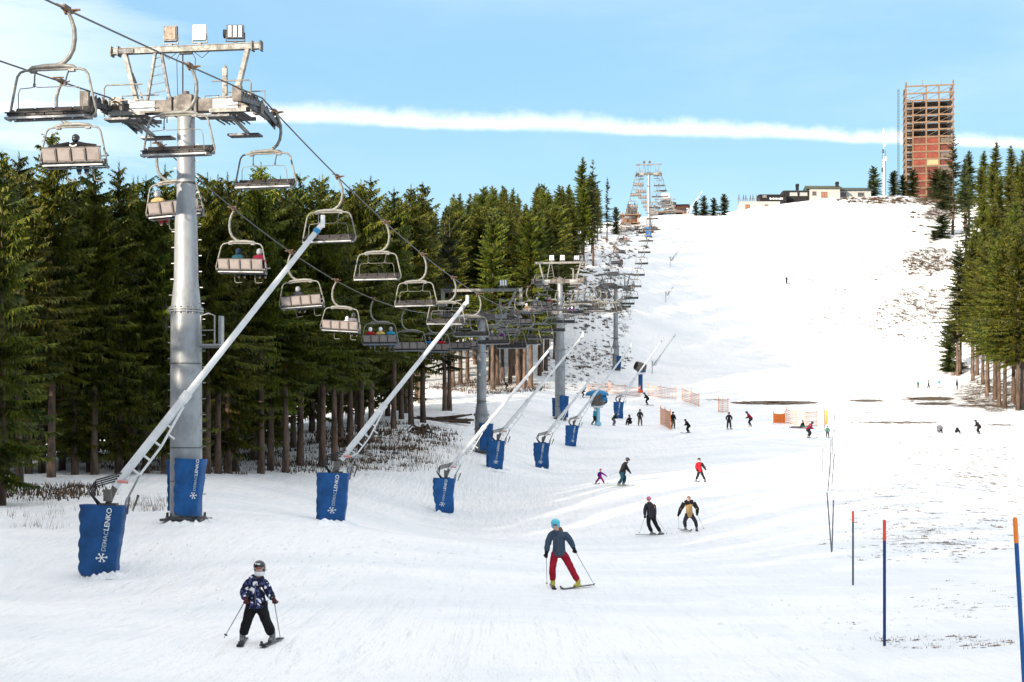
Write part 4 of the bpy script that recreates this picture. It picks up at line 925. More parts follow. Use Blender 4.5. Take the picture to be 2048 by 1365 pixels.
house('low white terrace wall with brown shutter and small dark window below the black lodge', 1481, 1560, 421, 405, 404, 396, M['wall'], M['wall'], 5, windows=[(1491, 410, 1499, 418, M['pane_brown']), (1530, 410, 1536, 414, M['window'])], overhang=.0)
# terrace railing with posts beside the black lodge
o = thing('terrace_railing', 'grey railing with umbrellas posts on the terrace left of the black lodge', 'railing', at(1476, 406, 398)); b = MB(); r_ = random.Random(8)
for i in range(10): b.bar((i * .62, 0, -1), (i * .62, 0, 1.0), .07)
b.bar((0, 0, 1.0), (5.8, 0, 1.0), .07); b.bar((0, 0, .5), (5.8, 0, .5), .05); b.build('rail', M['timber_grey'], o)
for i in range(6):
    b = MB(); x = .4 + i * .95 + r_.uniform(-.2, .2); b.tube([(x, .5, 0), (x, .5, 2.2)], .05, 6); b.tube([(x, .5, 1.0), (x, .5, 2.3)], [.20, .05], 8); b.build('folded_parasol', M['darksteel'], o)
# wooden hut on posts at left, and the lift station
def hut(label, px, pbase, wpx, hpx, Y, st=False):
    s = Y / F; p = at(px, pbase, Y); W = wpx * s; Hh = hpx * s; o = thing('wooden_hut' if not st else 'lift_station', label, 'hut' if not st else 'lift station', p); D = 3.5
    for x in (.06 * W, .5 * W, .94 * W):
        for y in (0, D): b = MB(); b.box((x, y, Hh * .3), (.18, .18, Hh * .6 + 1.5)); b.build('post', M['timber'], o)
    b = MB(); b.box((W / 2, D / 2, Hh * .28), (W * 1.05, D, .2)); b.build('deck', M['timber'], o)
    b = MB(); b.box((W / 2, D * .7, Hh * .45), (W * .8, D * .5, Hh * .32)); b.build('wall', M['pane_brown'], o)
    b = MB(); b.box((W / 2, D / 2, Hh * .64), (W * 1.2, D * 1.3, .22)); b.build('roof', M['timber'], o)
    b = MB(); b.box((W * .6, D / 2, Hh * .82), (W * .6, D * .7, Hh * .34)); b.build('cabin', M['timber_grey'], o)
    for i in range(3): b = MB(); b.box((W * (.42 + i * .18), D * .5 - D * .36, Hh * .83), (W * .12, .06, Hh * .2)); b.build('window', M['window'], o)
    b = MB()
    for i in range(5): b.bar((i / 4 * W, -.1, Hh * .3), (i / 4 * W, -.1, Hh * .3 + .9), .08)
    b.bar((0, -.1, Hh * .3 + .9), (W, -.1, Hh * .3 + .9), .08); b.bar((0, 0, Hh * .3), (W * .45, 0, Hh * .6), .08); b.build('railing', M['timber'], o)
hut('brown wooden operator hut on posts left of the crest pylon', 1243, 457, 36, 42, 338)
# lift station: portal with bull wheel at the top of the line
Ys = 396; o = thing('lift_station', 'top station of the chairlift with brown structure, right behind the crest pylon', 'lift station', (line_x(Ys), Ys, zg(line_x(Ys), Ys)), LANG)
b = MB(); b.tube([(0, 4, 0), (0, 4, 4.6)], .8, 12); b.box((0, 2, 5.2), (2.2, 9, 1.3)); b.build('drive_column', M['lance'], o)
b = MB(); b.tube([(0, 4, 4.0), (0, 4, 4.25)], 2.6, 28); b.build('bull_wheel', M['darksteel'], o)
b = MB(); b.box((3.8, 8, 1.8), (3.6, 5, 3.8)); b.build('control_cabin', M['pane_brown'], o)
b = MB(); b.box((3.8, 8, 3.85), (4.4, 5.8, .3)); b.build('roof', M['timber_dark'], o)
for i in range(3): b = MB(); b.box((2.8 + i, 5.46, 2.3), (.7, .06, 1.1)); b.build('window', M['window'], o)
b = MB(); b.box((0, -4, .35), (9, 6, .5)); b.build('loading_deck', M['timber_grey'], o)

# ------------------------------------------------------------------ nets, banners, slalom poles
def net(label, pts, h, lean=0.0, m='net', solid=False, name='safety_net', cat='safety net'):
    P_ = [hit(*p) for p in pts]; o0 = P_[0]; o = thing(name, label, cat, o0); L = MB(); pst = []
    for i in range(len(P_) - 1):
        a, b_ = P_[i] - o0, P_[i + 1] - o0; d = b_ - a; n = max(2, int(d.length / .22)); sagf = lambda t: -.12 * math.sin(math.pi * t)
        for k in range(n + 1):
            t = k / n; q = a + d * t; L.bar(q + Vector((0, 0, .1)), q + Vector((0, 0, h + sagf(t))), .035, .02)
        for k in range(7):
            z = .12 + (h - .12) * k / 6; prev = None
            for j in range(7):
                t = j / 6; q = a + d * t + Vector((0, 0, z + sagf(t) * z / h))
                if prev is not None: L.bar(prev, q, .02, .05 if k not in (0, 6) else .09)
                prev = q
        if solid: L.bar(a + Vector((0, .03, h / 2)), b_ + Vector((0, .03, h / 2)), .02, h * .86)
    L.build('netting', M[m], o)
    for q in P_: b = MB(); b.tube([q - o0 + Vector((0, 0, -.2)), q - o0 + Vector((0, 0, h + .25))], .035, 6); b.build('post', M['pole_orange'] if m != 'yellow' else M['timber'], o)
    return o
net('long faint orange safety net behind the two fan guns', [(1176, 787), (1216, 786), (1250, 791), (1280, 795)], 1.3)
net('faint orange safety net right of the blue fan gun mast', [(1296, 793), (1322, 797), (1352, 799)], 1.5)
net('orange net running diagonally down to the dark earth strip', [(1364, 802), (1382, 808), (1398, 814)], 1.6)
net('short bunched orange net left of the man standing in black', [(1437, 824), (1446, 826), (1456, 825)], 1.6, solid=False)
net('bright orange bunched net beside the person at the piste edge', [(1321, 850), (1330, 854), (1341, 861)], 2.0, solid=False)
net('orange banner stretched between two posts, left end of the net row', [(1547, 848), (1570, 848)], 1.15, m='orange', solid=True, name='banner', cat='banner')
net('pale orange net row behind the person in maroon', [(1572, 847), (1592, 852), (1612, 854), (1634, 853)], 1.6)
p = hit(1649, 861); o = thing('feather_flag', 'yellow feather flag behind the small child in green', 'flag', p); b = MB(); b.tube([(0, 0, 0), (0, 0, 2.2)], .03, 6); b.build('pole', M['timber_grey'], o)
b = MB(); b.add([(0, 0, .5), (.35, 0, .7), (.4, .02, 1.5), (.28, 0, 2.1), (0, 0, 2.2), (0, .03, .5), (.35, .03, .7), (.4, .05, 1.5), (.28, .03, 2.1), (0, .03, 2.2)], [(0, 1, 2, 3, 4), (9, 8, 7, 6, 5), (0, 5, 6, 1), (1, 6, 7, 2), (2, 7, 8, 3), (3, 8, 9, 4)]); b.build('flag_cloth', M['yellow'], o)
def gate_pole(px, py, tpx, tpy, r, m1, m2, label, fr=.18, group='slalom poles'):
    if py < 1330: p = hit(px, py)
    else: Y = 17.0; p = at(px, YH - zg(prx(px, Y), Y) * F / Y, Y)
    tip = at(tpx, tpy, p.y) - p; o = thing('slalom_pole', label, 'slalom pole', p, 0, group)
    b = MB(); b.tube([tip * -.06, tip * (1 - fr)], r, 10);  b.build('shaft', m1, o)
    b = MB(); b.tube([tip * (1 - fr), tip * .99, tip], [r * 1.06, r * 1.06, r * .6], 10); b.build('tip_sleeve', m2, o)
gate_pole(1769, 1293, 1769, 1040, .026, M['pole_blue'], M['pole_red'], 'dark blue slalom pole with red top, tallest whole one in the right foreground', .165)
gate_pole(1706, 1171, 1706, 1022, .026, M['pole_grey'], M['pole_red'], 'thin grey-blue slalom pole with red top, left of the tall blue one', .15)
gate_pole(2052, 1450, 2030, 1035, .026, M['pole_midblue'], M['pole_orange'], 'leaning blue slalom pole with orange top at the right picture border', .13)
gate_pole(1663, 1105, 1654, 985, .022, M['pole_grey'], M['pole_grey'], 'left one of two crossed thin grey poles', .2)
gate_pole(1664, 1103, 1667, 1000, .022, M['pole_grey'], M['pole_grey'], 'right one of two crossed thin grey poles', .2)
for i, (a, b_, c_, d) in enumerate([(1645, 942, 1646, 897), (1656, 982, 1662, 905), (1664, 968, 1669, 908), (1660, 948, 1662, 880), (1666, 925, 1664, 868)]):
    gate_pole(a, b_, c_, d, .025, M['pole_grey'], M['pole_grey'], ('%s of the faint far poles above the crossed pair' % ['leftmost', 'lowest leaning', 'lowest right', 'upper middle', 'uppermost'][i]), .2)
p = hit(1668, 868, 120); gate_pole(1668, 868, 1669, 830, .03, M['pole_grey'], M['dark'], 'far pole with a dark head right of the yellow flag', .25)

# ------------------------------------------------------------------ people
def fabric(n, c, c2=None, s=8): return mat(n, c, .8, 0, .3, s, col2=c2, bump=.012, bscale=9, spec=.15)
def camo():
    m = fabric('patterned_jacket', (.015, .018, .05)); t = m.node_tree; b = t.nodes['Principled BSDF']; tc = t.nodes.new('ShaderNodeTexCoord')
    v = t.nodes.new('ShaderNodeTexNoise'); v.inputs['Scale'].default_value = 11; v.inputs['Detail'].default_value = 1.5; t.links.new(tc.outputs['Object'], v.inputs['Vector'])
    v2 = t.nodes.new('ShaderNodeTexNoise'); v2.inputs['Scale'].default_value = 17; v2.inputs['Detail'].default_value = 1; t.links.new(tc.outputs['Object'], v2.inputs['Vector'])
    c = mixc(t, mapr(t, v2.outputs[0], .52, .56), (.012, .014, .035), (.05, .06, .16)); t.links.new(mixc(t, mapr(t, v.outputs[0], .585, .61), c, (.7, .7, .75)), b.inputs['Base Color']); return m
FA = dict(camo=camo(), black=fabric('black_fabric', (.012, .012, .014)), charcoal=fabric('charcoal_fabric', (.035, .035, .042)), slate=fabric('slate_blue_fabric', (.035, .06, .095), (.06, .085, .12)), navy=fabric('navy_fabric', (.012, .03, .06)),
    red=fabric('red_fabric', (.42, .012, .022)), crimson=fabric('crimson_fabric', (.36, .012, .03), (.25, .008, .02)), maroon=fabric('maroon_fabric', (.16, .008, .03)), purple=fabric('purple_fabric', (.12, .01, .18)), wine=fabric('wine_fabric', (.18, .01, .09)),
    tan=fabric('tan_fabric', (.50, .32, .14)), teal=fabric('teal_fabric', (.012, .06, .085)), blue=fabric('blue_fabric', (.01, .14, .42)), sky=fabric('light_blue_fabric', (.03, .28, .45)), yellow=fabric('yellow_fabric', (.65, .42, .12)), green=fabric('green_fabric', (.03, .16, .12)), grey=fabric('grey_fabric', (.14, .14, .16)), white=fabric('white_fabric', (.7, .7, .72)), olive=fabric('olive_fabric', (.14, .12, .07)),
    pink=fabric('pink_fabric', (.6, .12, .2)), cyan=mat('cyan_helmet', (.04, .45, .58), .25, 0, .12, 6, coat=.6), bhelm=mat('black_helmet', (.012, .012, .015), .25, 0, .2, 6, coat=.6), whelm=mat('white_helmet', (.75, .75, .78), .3, coat=.5), ghelm=mat('grey_helmet', (.22, .23, .25), .3, coat=.5),
    boot=mat('grey_boot', (.16, .16, .17), .4), bootlime=mat('lime_boot', (.45, .42, .06), .4), bootblack=mat('black_boot', (.02, .02, .022), .4), ski=mat('black_ski', (.012, .012, .014), .35, coat=.3), skilime=mat('pale_ski', (.30, .38, .22), .35), glove=mat('dark_red_glove', (.07, .01, .015), .7), gog=mat('goggle_orange', (.22, .04, .02), .1, coat=.8), gogp=mat('goggle_purple', (.09, .03, .12), .1, coat=.8), gogf=mat('goggle_frame', (.62, .58, .56), .5), aluminium=mat('pole_aluminium', (.30, .31, .33), .4, .5), hair=mat('brown_hair', (.16, .08, .035), .8))
def skin_mesh(name, V, E, Rr, root=0, sub=2):
    me = bpy.data.meshes.new(name); me.from_pydata([tuple(v) for v in V], E, []); o = bpy.data.objects.new('tmp', me); COL.objects.link(o)
    md = o.modifiers.new('s', 'SKIN'); md.use_smooth_shade = True; md.branch_smoothing = .7
    for i, r in enumerate(Rr): me.skin_vertices[0].data[i].radius = (r, r) if not isinstance(r, tuple) else r
    me.skin_vertices[0].data[root].use_root = True
    ss = o.modifiers.new('d', 'SUBSURF'); ss.levels = sub; ss.render_levels = sub
    bpy.context.view_layer.update(); dg = bpy.context.evaluated_depsgraph_get(); res = bpy.data.meshes.new_from_object(o.evaluated_get(dg)); res.name = name
    bpy.data.objects.remove(o); bpy.data.meshes.remove(me)
    for p in res.polygons: p.use_smooth = True
    return res
def lerp(a, b, t): return Vector(a) * (1 - t) + Vector(b) * t
def pose_meshes(J, S, puff=1.0, sub=2):
    """J: joints in metres. returns body, jacket, trousers meshes"""
    J = {k: Vector(v) for k, v in J.items()}; V = []; E = []; Rr = []
    def a(p, r, par=None):
        V.append(Vector(p)); Rr.append(r * S)
        if par is not None: E.append((par, len(V) - 1))
        return len(V) - 1
    pv = a(J['pelvis'], .105); mid = a(lerp(J['pelvis'], J['chest'], .5), .10, pv); ch = a(J['chest'], .115, mid); un = a(lerp(J['chest'], J['neck'], .55), .08, ch); nk = a(J['neck'], .055, un)
    h0 = a(lerp(J['neck'], J['head'], .55), .068, nk); h1 = a(J['head'], .092, h0); a(Vector(J['head']) + (J['head'] - J['neck']).normalized() * .075 * S, .070, h1)
    for s in 'LR':
        x = a(J[s + 's'], .05, un); y = a(J[s + 'e'], .043, x); z = a(lerp(J[s + 'e'], J[s + 'h'], .8), .032, y); a(J[s + 'h'], .036, z)
        hp = a(J[s + 'p'], .082, pv); kn = a(J[s + 'k'], .056, hp); an = a(J[s + 'a'], .045, kn); a(Vector(J[s + 'a']) + Vector((0, 0, -.07 * S)), .045, an)
    body = skin_mesh('body', V, E, Rr, 0, sub)
    V, E, Rr = [], [], []
    pl0 = a(lerp(J['pelvis'], J['chest'], -.34), .205 * puff); pv = a(lerp(J['pelvis'], J['chest'], 0), .195 * puff, pl0); p2 = a(lerp(J['pelvis'], J['chest'], .25), .178 * puff, pv); ch = a(J['chest'], .190 * puff, p2); un = a(lerp(J['chest'], J['neck'], .60), .150 * puff, ch); a(lerp(J['chest'], J['neck'], 1.18), .085, un)
    for s in 'LR':
        x = a(J[s + 's'], .118 * puff, un); y = a(J[s + 'e'], .086 * puff, x); z = a(lerp(J[s + 'e'], J[s + 'h'], .5), .074 * puff, y); a(lerp(J[s + 'e'], J[s + 'h'], .88), .060 * puff, z)
    jacket = skin_mesh('jacket', V, E, Rr, 0, sub)
    V, E, Rr = [], [], []
    pv = a(Vector(J['pelvis']) + Vector((0, 0, .03 * S)), .135 * puff)
    for s in 'LR':
        hp = a(J[s + 'p'], .118 * puff, pv); m_ = a(lerp(J[s + 'p'], J[s + 'k'], .55), .108 * puff, hp); kn = a(J[s + 'k'], .096 * puff, m_); c2 = a(lerp(J[s + 'k'], J[s + 'a'], .6), .092 * puff, kn); a(lerp(J[s + 'k'], J[s + 'a'], .98), .094 * puff, c2)
    trousers = skin_mesh('trousers', V, E, Rr, 0, sub)
    body.materials.append(M['skin'])
    # crumple cloth a little
    for me, amp in ((jacket, .012), (trousers, .012)):
        for v in me.vertices: v.co += v.normal * amp * S * noise.noise(v.co * 14 / S) 
    return body, jacket, trousers
def set_mat(o, m):
    if not o.data.materials: o.data.materials.append(m)
    o.material_slots[0].link = 'OBJECT'; o.material_slots[0].material = m
def helmet_mb(J, S, face, style):
    b = MB(); h = Vector(J['head']); up = Vector((0, 0, 1)); f = Vector(face).normalized(); r_ = f.cross(up); Mx = Matrix((r_, f, up)).transposed()
    if style == 'helmet':
        b.ell(h + up * .03 * S - f * .012 * S, (.122 * S, .138 * S, .125 * S), 18, 12, Mx, 0, 0, .62); b.ell(h - f * .05 * S - up * .03 * S, (.118 * S, .10 * S, .10 * S), 14, 10, Mx, 0); b.tube([h + Mx @ Vector((x * S, (.118 - abs(x) * .45) * S, .055 * S)) for x in (-.09, -.05, 0, .05, .09)], .010 * S, 6)
    elif style == 'hat':
        b.ell(h + up * .035 * S, (.108 * S, .115 * S, .12 * S), 14, 10, Mx, 0, 0, .6); b.tube([h + Mx @ Vector((math.cos(i * .628) * .107 * S, math.sin(i * .628) * .112 * S, .02 * S)) for i in range(11)], .018 * S, 6)
    else:
        b.ell(h + up * .02 * S - f * .015 * S, (.105 * S, .11 * S, .115 * S), 14, 10, Mx, 0, 0, .6)
    return b
def boots_skis(o, J, S, bootm, skim, dirs, slen, parts=True):
    for s, d in zip('LR', dirs):
        d = Vector((d[0], d[1], d[2] if len(d) > 2 else 0)).normalized(); an = Vector(J[s + 'a']); g = an.copy(); g.z = max(0.0, an.z - .13 * S); sidev = Vector((-d.y, d.x, 0)).normalized(); upv = sidev.cross(d) * -1
        if upv.z < 0: upv = -upv
        Mx = Matrix((sidev, d, upv)).transposed()
        b = MB(); b.tube([an + Vector((0, 0, .06 * S)), an - Vector((0, 0, .03 * S)), g + Vector((0, 0, .05 * S))], [.062 * S, .062 * S, .055 * S], 10)
        b.ell(g + d * .05 * S + Vector((0, 0, .05 * S)), (.052 * S, .145 * S, .055 * S), 12, 8, Mx); b.box(g + d * .05 * S + Vector((0, 0, .012)), (.085 * S, .29 * S, .03), Mx)
        for k in range(3): b.box(g + d * (.02 + .05 * k) * S + Vector((0, 0, (.10 - .02 * k) * S)), (.115 * S, .02, .012), Mx, 1)
        set_mat(b.build('ski_boot', [bootm, M['darksteel']], o), bootm)
        if slen:
            b = MB(); pts = [(-.45, 0), (-.43, 0.0), (0, 0.006), (.42, 0), (.49, .02), (.53, .05), (.55, .085)]; vs = []
            for t, z in pts:
                wd = .045 if abs(t) < .3 else .055 if t < .5 else .02
                for sx, dz_ in ((-1, 0), (1, 0), (1, .02), (-1, .02)): vs.append(g + d * (t * slen) + sidev * sx * wd + Vector((0, 0, -.012)) + upv * (z + dz_ + .002))
            n = len(pts); fs = [(i * 4 + k, i * 4 + (k + 1) % 4, (i + 1) * 4 + (k + 1) % 4, (i + 1) * 4 + k) for i in range(n - 1) for k in range(4)] + [(3, 2, 1, 0), tuple(range(4 * n - 4, 4 * n))]
            b.add(vs, fs); b.box(g + d * .04 * S + upv * .03, (.06, .3 * S, .03), Mx); b.build('ski', skim, o)
def glove(o, h, e, S, m):
    h = Vector(h); d = (h - Vector(e)).normalized(); side = d.cross(Vector((0, -1, 0))).normalized(); fw = side.cross(d)
    b = MB(); Mx = Matrix((side, fw, d)).transposed(); b.ell(h + d * .02 * S, (.045 * S, .035 * S, .055 * S), 10, 8, Mx); b.tube([h - d * .07 * S, h - d * .01 * S], [.052 * S, .042 * S], 10)
    for k in range(4):
        q = h + d * (.05 - .004 * abs(k - 1)) * S + side * (-.033 + .022 * k) * S; l = (.036, .042, .04, .03)[k] * S
        b.tube([q, q + d * l + fw * .012 * S, q + d * (l * .8) - fw * .045 * S, q + d * (l * .1) - fw * .055 * S], [.0125 * S, .012 * S, .011 * S, .010 * S], 6)
    b.tube([h + side * .04 * S, h + side * .06 * S + d * .03 * S - fw * .02 * S, h + side * .035 * S + d * .05 * S - fw * .05 * S], [.014 * S, .013 * S, .010 * S], 6)
    b.build('glove', m, o)
def ski_pole(p_hand, p_tip, label, S=1.0):
    p_hand = Vector(p_hand); p_tip = Vector(p_tip); o = thing('ski_pole', label, 'ski pole', p_tip, 0, 'ski poles'); d = p_hand - p_tip; n = d.normalized()
    b = MB(); b.tube([Vector(), d], [.006, .0095], 6); b.build('shaft', FA['aluminium'], o)
    b = MB(); b.tube([d - n * .06, d + n * .09], .018, 8); b.build('grip', FA['bootblack'], o)
    b = MB(); b.tube([n * .05, n * .065], .035 * max(S, .8), 10); b.build('basket', FA['bootblack'], o)
def face_parts(o, J, S, f, gl, scarf=None):
    f = Vector(f).normalized(); up = Vector((0, 0, 1)); r_ = f.cross(up); h = Vector(J['head']); Mx = Matrix((r_, f, up)).transposed()
    P = lambda x, y, z: h + Mx @ Vector((x * S, y * S, z * S))
    b = MB(); b.tube([P(0, .085, .02), P(0, .112, -.018), P(0, .088, -.03)], [.010 * S, .015 * S, .010 * S], 6); b.build('nose', M['skin'], o)
    b = MB(); b.tube([P(-.024, .086, -.05), P(0, .092, -.052), P(.024, .086, -.05)], .006 * S, 5); b.build('mouth', M['hose_red'], o)
    for s in (-1, 1): b = MB(); b.ell(P(s * .032, .082, .012), (.013 * S, .009 * S, .009 * S), 8, 6); b.build('eye', FA['whelm'], o)
    b = MB(); b.tube([P(x, .098 - abs(x) * .42, .012) for x in (-.08, -.045, 0, .045, .08)], [.020 * S, .034 * S, .034 * S, .034 * S, .020 * S], 10, 1); b.tube([P(x, .110 - abs(x) * .42, .012) for x in (-.072, -.04, 0, .04, .072)], [.014 * S, .027 * S, .027 * S, .027 * S, .014 * S], 10, 0); b.build('goggles', gl, o)
    if scarf: b = MB(); b.tube([P(math.cos(t) * .062, math.sin(t) * .07 + .01, -.105) for t in [i * .628 for i in range(11)]], .046 * S, 8); b.build('neck_warmer', scarf, o)
def person(label, px, py, J, S, cols, face=(0, -1, 0), skis=None, slen=0, head='helmet', poles=(), puff=1.0, group=None, near=False, hc=None, gl=None, scarf=None, meshes=None, ymin=12, place=None, gloves=None, boot=None, skim=None, rz=0.0, sub=2):
    p = place if place is not None else hit(px, py, ymin); o = thing('person', label, 'person', p, rz, group)
    bd, jk, tr = meshes or pose_meshes(J, S, puff, sub)
    obj('body', bd, o); set_mat(obj('jacket', jk, o), FA[cols[0]]); set_mat(obj('trousers', tr, o), FA[cols[1]])
    hb = helmet_mb(J, S, face, head); hb.build('helmet' if head == 'helmet' else 'hat' if head == 'hat' else 'hair', hc or FA[cols[2]], o)
    boots_skis(o, J, S, boot or FA['boot'], skim or FA['ski'], skis or ((0, -1), (0, -1)), slen)
    if near:
        face_parts(o, J, S, face, gl or [FA['gogp'], FA['gogf']], scarf)
        for s in 'LR': glove(o, J[s + 'h'], J[s + 'e'], S, gloves or FA['black'])
        b = MB(); q = Vector(J['neck']); b.tube([q + Vector((math.cos(i * .628) * .075 * S, math.sin(i * .628) * .075 * S, .0 * S + .015 * math.sin(i * .628))) for i in range(11)], .045 * S, 8); set_mat(b.build('collar', FA[cols[0]], o), FA[cols[0]])
        b = MB(); c0 = Vector(J['pelvis']); c1 = Vector(J['chest']); f = Vector(face); b.tube([c0 + f * .178 * S * puff, lerp(c0, c1, .5) + f * .165 * S * puff, c1 + f * .175 * S * puff, lerp(c1, J['neck'], .6) + f * .145 * S * puff], .006, 5); b.build('zip', FA['grey'], o)
    else:
        b = MB(); [b.ell(Vector(J[s + 'h']), (.045 * S, .045 * S, .055 * S), 8, 6) for s in 'LR']; set_mat(b.build('glove', FA['black'], o), gloves or FA['black'])
    for hand, tip, lab in poles:
        h_ = Vector(J[hand]); ski_pole(p + h_, p + Vector(tip), lab, S)
    return o
# --- the boy in the patterned jacket
K = dict(head=(.036, -.03, 1.185), neck=(.02, -.02, 1.02), chest=(-.02, 0, .87), pelvis=(-.02, .02, .62), Ls=(-.14, 0, .95), Le=(-.225, -.02, .80), Lh=(-.155, -.17, .70), Rs=(.11, 0, .95), Re=(.185, .0, .79), Rh=(.275, -.10, .695),
     Lp=(-.095, .02, .58), Rp=(.055, .02, .58), Lk=(-.15, -.05, .36), Rk=(.14, -.05, .36), La=(-.235, 0, .12), Ra=(.235, 0, .12))
o = person('small skier in black helmet and navy jacket with white patches, snowploughing at lower left', 515, 1287, K, .80, ('camo', 'black', 'bhelm'), (0.05, -1, 0), ((.10, -1), (-.12, -1)), 1.1, puff=1.12, near=True, gl=[FA['gog'], FA['gogf']], scarf=FA['white'], gloves=FA['glove'],
    poles=(('Lh', (-.50, -.15, .10), 'ski pole in the boy\'s left-hand glove, slanting out to the lower left'), ('Rh', (.385, -.1, .03), 'ski pole hanging from the boy\'s outstretched glove')))
b = MB(); hd = Vector(K['neck']); b.ell(hd + Vector((-.075, .07, -.02)), (.10, .075, .085), 12, 8); b.build('hood', FA['camo'], o)
b = MB(); b.box(Vector(K['head']) + Vector((.01, -.135, .075)), (.045, .01, .022)); b.box(Vector(K['head']) + Vector((-.035, -.13, .08)), (.02, .01, .02)); b.build('helmet_badge', FA['whelm'], o)
# --- the woman in red trousers
Wm = dict(head=(-.16, -.06, 1.54), neck=(-.13, -.02, 1.37), chest=(-.08, 0, 1.19), pelvis=(-.07, .02, .86), Ls=(-.26, 0, 1.32), Le=(-.35, .02, 1.07), Lh=(-.385, -.08, .82), Rs=(.06, 0, 1.33), Re=(.22, .02, 1.12), Rh=(.30, -.08, .93),
     Lp=(-.175, .02, .81), Rp=(.045, .02, .80), Lk=(-.235, -.07, .50), Rk=(.20, -.02, .52), La=(-.225, 0, .15), Ra=(.395, .0, .14))
o = person('skier in light blue helmet, slate jacket and red trousers, centre foreground', 1124, 1176, Wm, .96, ('slate', 'crimson', 'cyan'), (-.12, -1, -.1), ((.02, -1), (-.55, -.83)), 1.5, puff=.98, near=True, gloves=FA['black'], boot=FA['bootlime'],
    poles=(('Lh', (-.37, -.1, .06), 'ski pole held upright beside the red trousers'), ('Rh', (.80, -.15, .05), 'ski pole slanting outward right of the skier in red trousers')))
b = MB(); hd = Vector(Wm['neck']); b.ell(hd + Vector((.07, .06, .0)), (.09, .07, .12), 12, 8); b.build('hair', FA['hair'], o)
# --- man in dark jacket
J3 = dict(head=(-.20, -.02, 1.68), neck=(-.17, 0, 1.53), chest=(-.14, 0, 1.30), pelvis=(-.10, .02, .90), Ls=(-.32, 0, 1.45), Le=(-.38, .02, 1.16), Lh=(-.38, -.05, .90), Rs=(.02, 0, 1.45), Re=(.09, .02, 1.16), Rh=(.10, -.05, .90),
     Lp=(-.20, .02, .85), Rp=(0, .02, .85), Lk=(-.22, -.08, .52), Rk=(.14, -.06, .50), La=(-.06, 0, .17), Ra=(.34, 0, .17))
person('man in charcoal jacket and reddish cap, skis across the slope, right of centre', 1306, 1072, J3, 1.0, ('charcoal', 'black', 'pink'), (-.3, -1, -.1), ((1, -.1), (1, -.1)), 1.7, head='hat', puff=1.05, near=True,
    poles=(('Lh', (-.66, -.1, .08), 'ski pole left of the man in charcoal jacket'), ('Rh', (.66, -.1, .06), 'ski pole right of the man in charcoal jacket')))
J4 = dict(head=(-.03, -.14, 1.50), neck=(-.02, -.06, 1.33), chest=(0, -.02, 1.12), pelvis=(.03, .08, .74), Ls=(-.22, -.04, 1.27), Le=(-.40, -.02, 1.0), Lh=(-.50, -.16, .76), Rs=(.20, -.04, 1.28), Re=(.39, -.02, 1.02), Rh=(.36, -.2, .80),
     Lp=(-.08, .08, .70), Rp=(.14, .08, .70), Lk=(-.22, -.12, .45), Rk=(.29, -.12, .44), La=(-.17, 0, .16), Ra=(.36, 0, .16))
o = person('man in tan jacket with black sleeves, crouching skier right of the man in charcoal', 1378, 1062, J4, .98, ('tan', 'charcoal', 'hair'), (0, -1, -.05), ((.2, -1), (-.1, -1)), 1.7, head='hair', puff=1.0, near=True,
    poles=(('Lh', (-.50, -.1, .05), 'ski pole left of the crouching man in tan jacket'), ('Rh', (.70, -.1, .05), 'ski pole right of the crouching man in tan jacket')))
b = MB()
for s in 'LR': b.tube([Vector(J4[s + 's']) + Vector((0, 0, .02)), Vector(J4[s + 'e']), lerp(J4[s + 'e'], J4[s + 'h'], .9)], [.118, .09, .07], 12)
b.tube([lerp(J4['Ls'], J4['Rs'], t) + Vector((0, 0, .03)) for t in (0, .25, .5, .75, 1)], [.115, .15, .15, .15, .115], 12); b.build('sleeve', FA['black'], o)
J5 = dict(head=(.30, 0, 1.60), neck=(.20, 0, 1.44), chest=(.05, 0, 1.22), pelvis=(-.04, 0, .82), Ls=(.08, -.16, 1.36), Le=(.0, -.2, 1.10), Lh=(-.16, -.15, .92), Rs=(.12, .14, 1.36), Re=(.28, .16, 1.05), Rh=(.44, .1, .84),
     Lp=(-.04, -.09, .77), Rp=(-.02, .09, .77), Lk=(-.06, -.1, .46), Rk=(.14, .12, .46), La=(-.28, -.08, .16), Ra=(.02, .1, .16))
person('bent skier in black jacket and teal trousers towing a child', 1246, 973, J5, 1.04, ('black', 'teal', 'bhelm'), (1, -.1, -.25), ((1, -.12), (1, -.12)), 1.75, puff=1.08, near=True, skim=FA['skilime'],
    poles=(('Lh', (-.85, -.2, .66), 'ski pole stretched between the bent skier and the purple child'), ('Rh', (.30, .1, .03), 'ski pole in front of the bent skier in black')))
J6 = dict(head=(.04, 0, .90), neck=(.02, 0, .77), chest=(0, 0, .62), pelvis=(.01, 0, .43), Ls=(-.09, 0, .70), Le=(-.13, .02, .58), Lh=(-.10, -.05, .47), Rs=(.12, 0, .71), Re=(.28, 0, .60), Rh=(.45, 0, .48),
     Lp=(-.05, 0, .40), Rp=(.07, 0, .40), Lk=(-.15, -.02, .25), Rk=(.17, -.02, .26), La=(-.27, 0, .10), Ra=(.25, 0, .08))
person('small child in purple jacket and wine trousers holding the pole of the bent skier', 1200, 969, J6, .60, ('purple', 'wine', 'pink'), (.4, -1, 0), ((.5, -1), (.5, -1)), .8, puff=1.1)
J7 = dict(head=(-.06, -.02, 1.35), neck=(-.06, 0, 1.19), chest=(-.05, 0, 1.0), pelvis=(0, .02, .68), Ls=(-.18, 0, 1.12), Le=(-.25, .02, .92), Lh=(-.20, -.1, .72), Rs=(.07, 0, 1.13), Re=(.22, 0, .94), Rh=(.34, -.04, .76),
     Lp=(-.07, .02, .64), Rp=(.07, .02, .64), Lk=(-.13, -.05, .38), Rk=(.16, -.05, .39), La=(-.24, 0, .13), Ra=(.31, 0, .12))
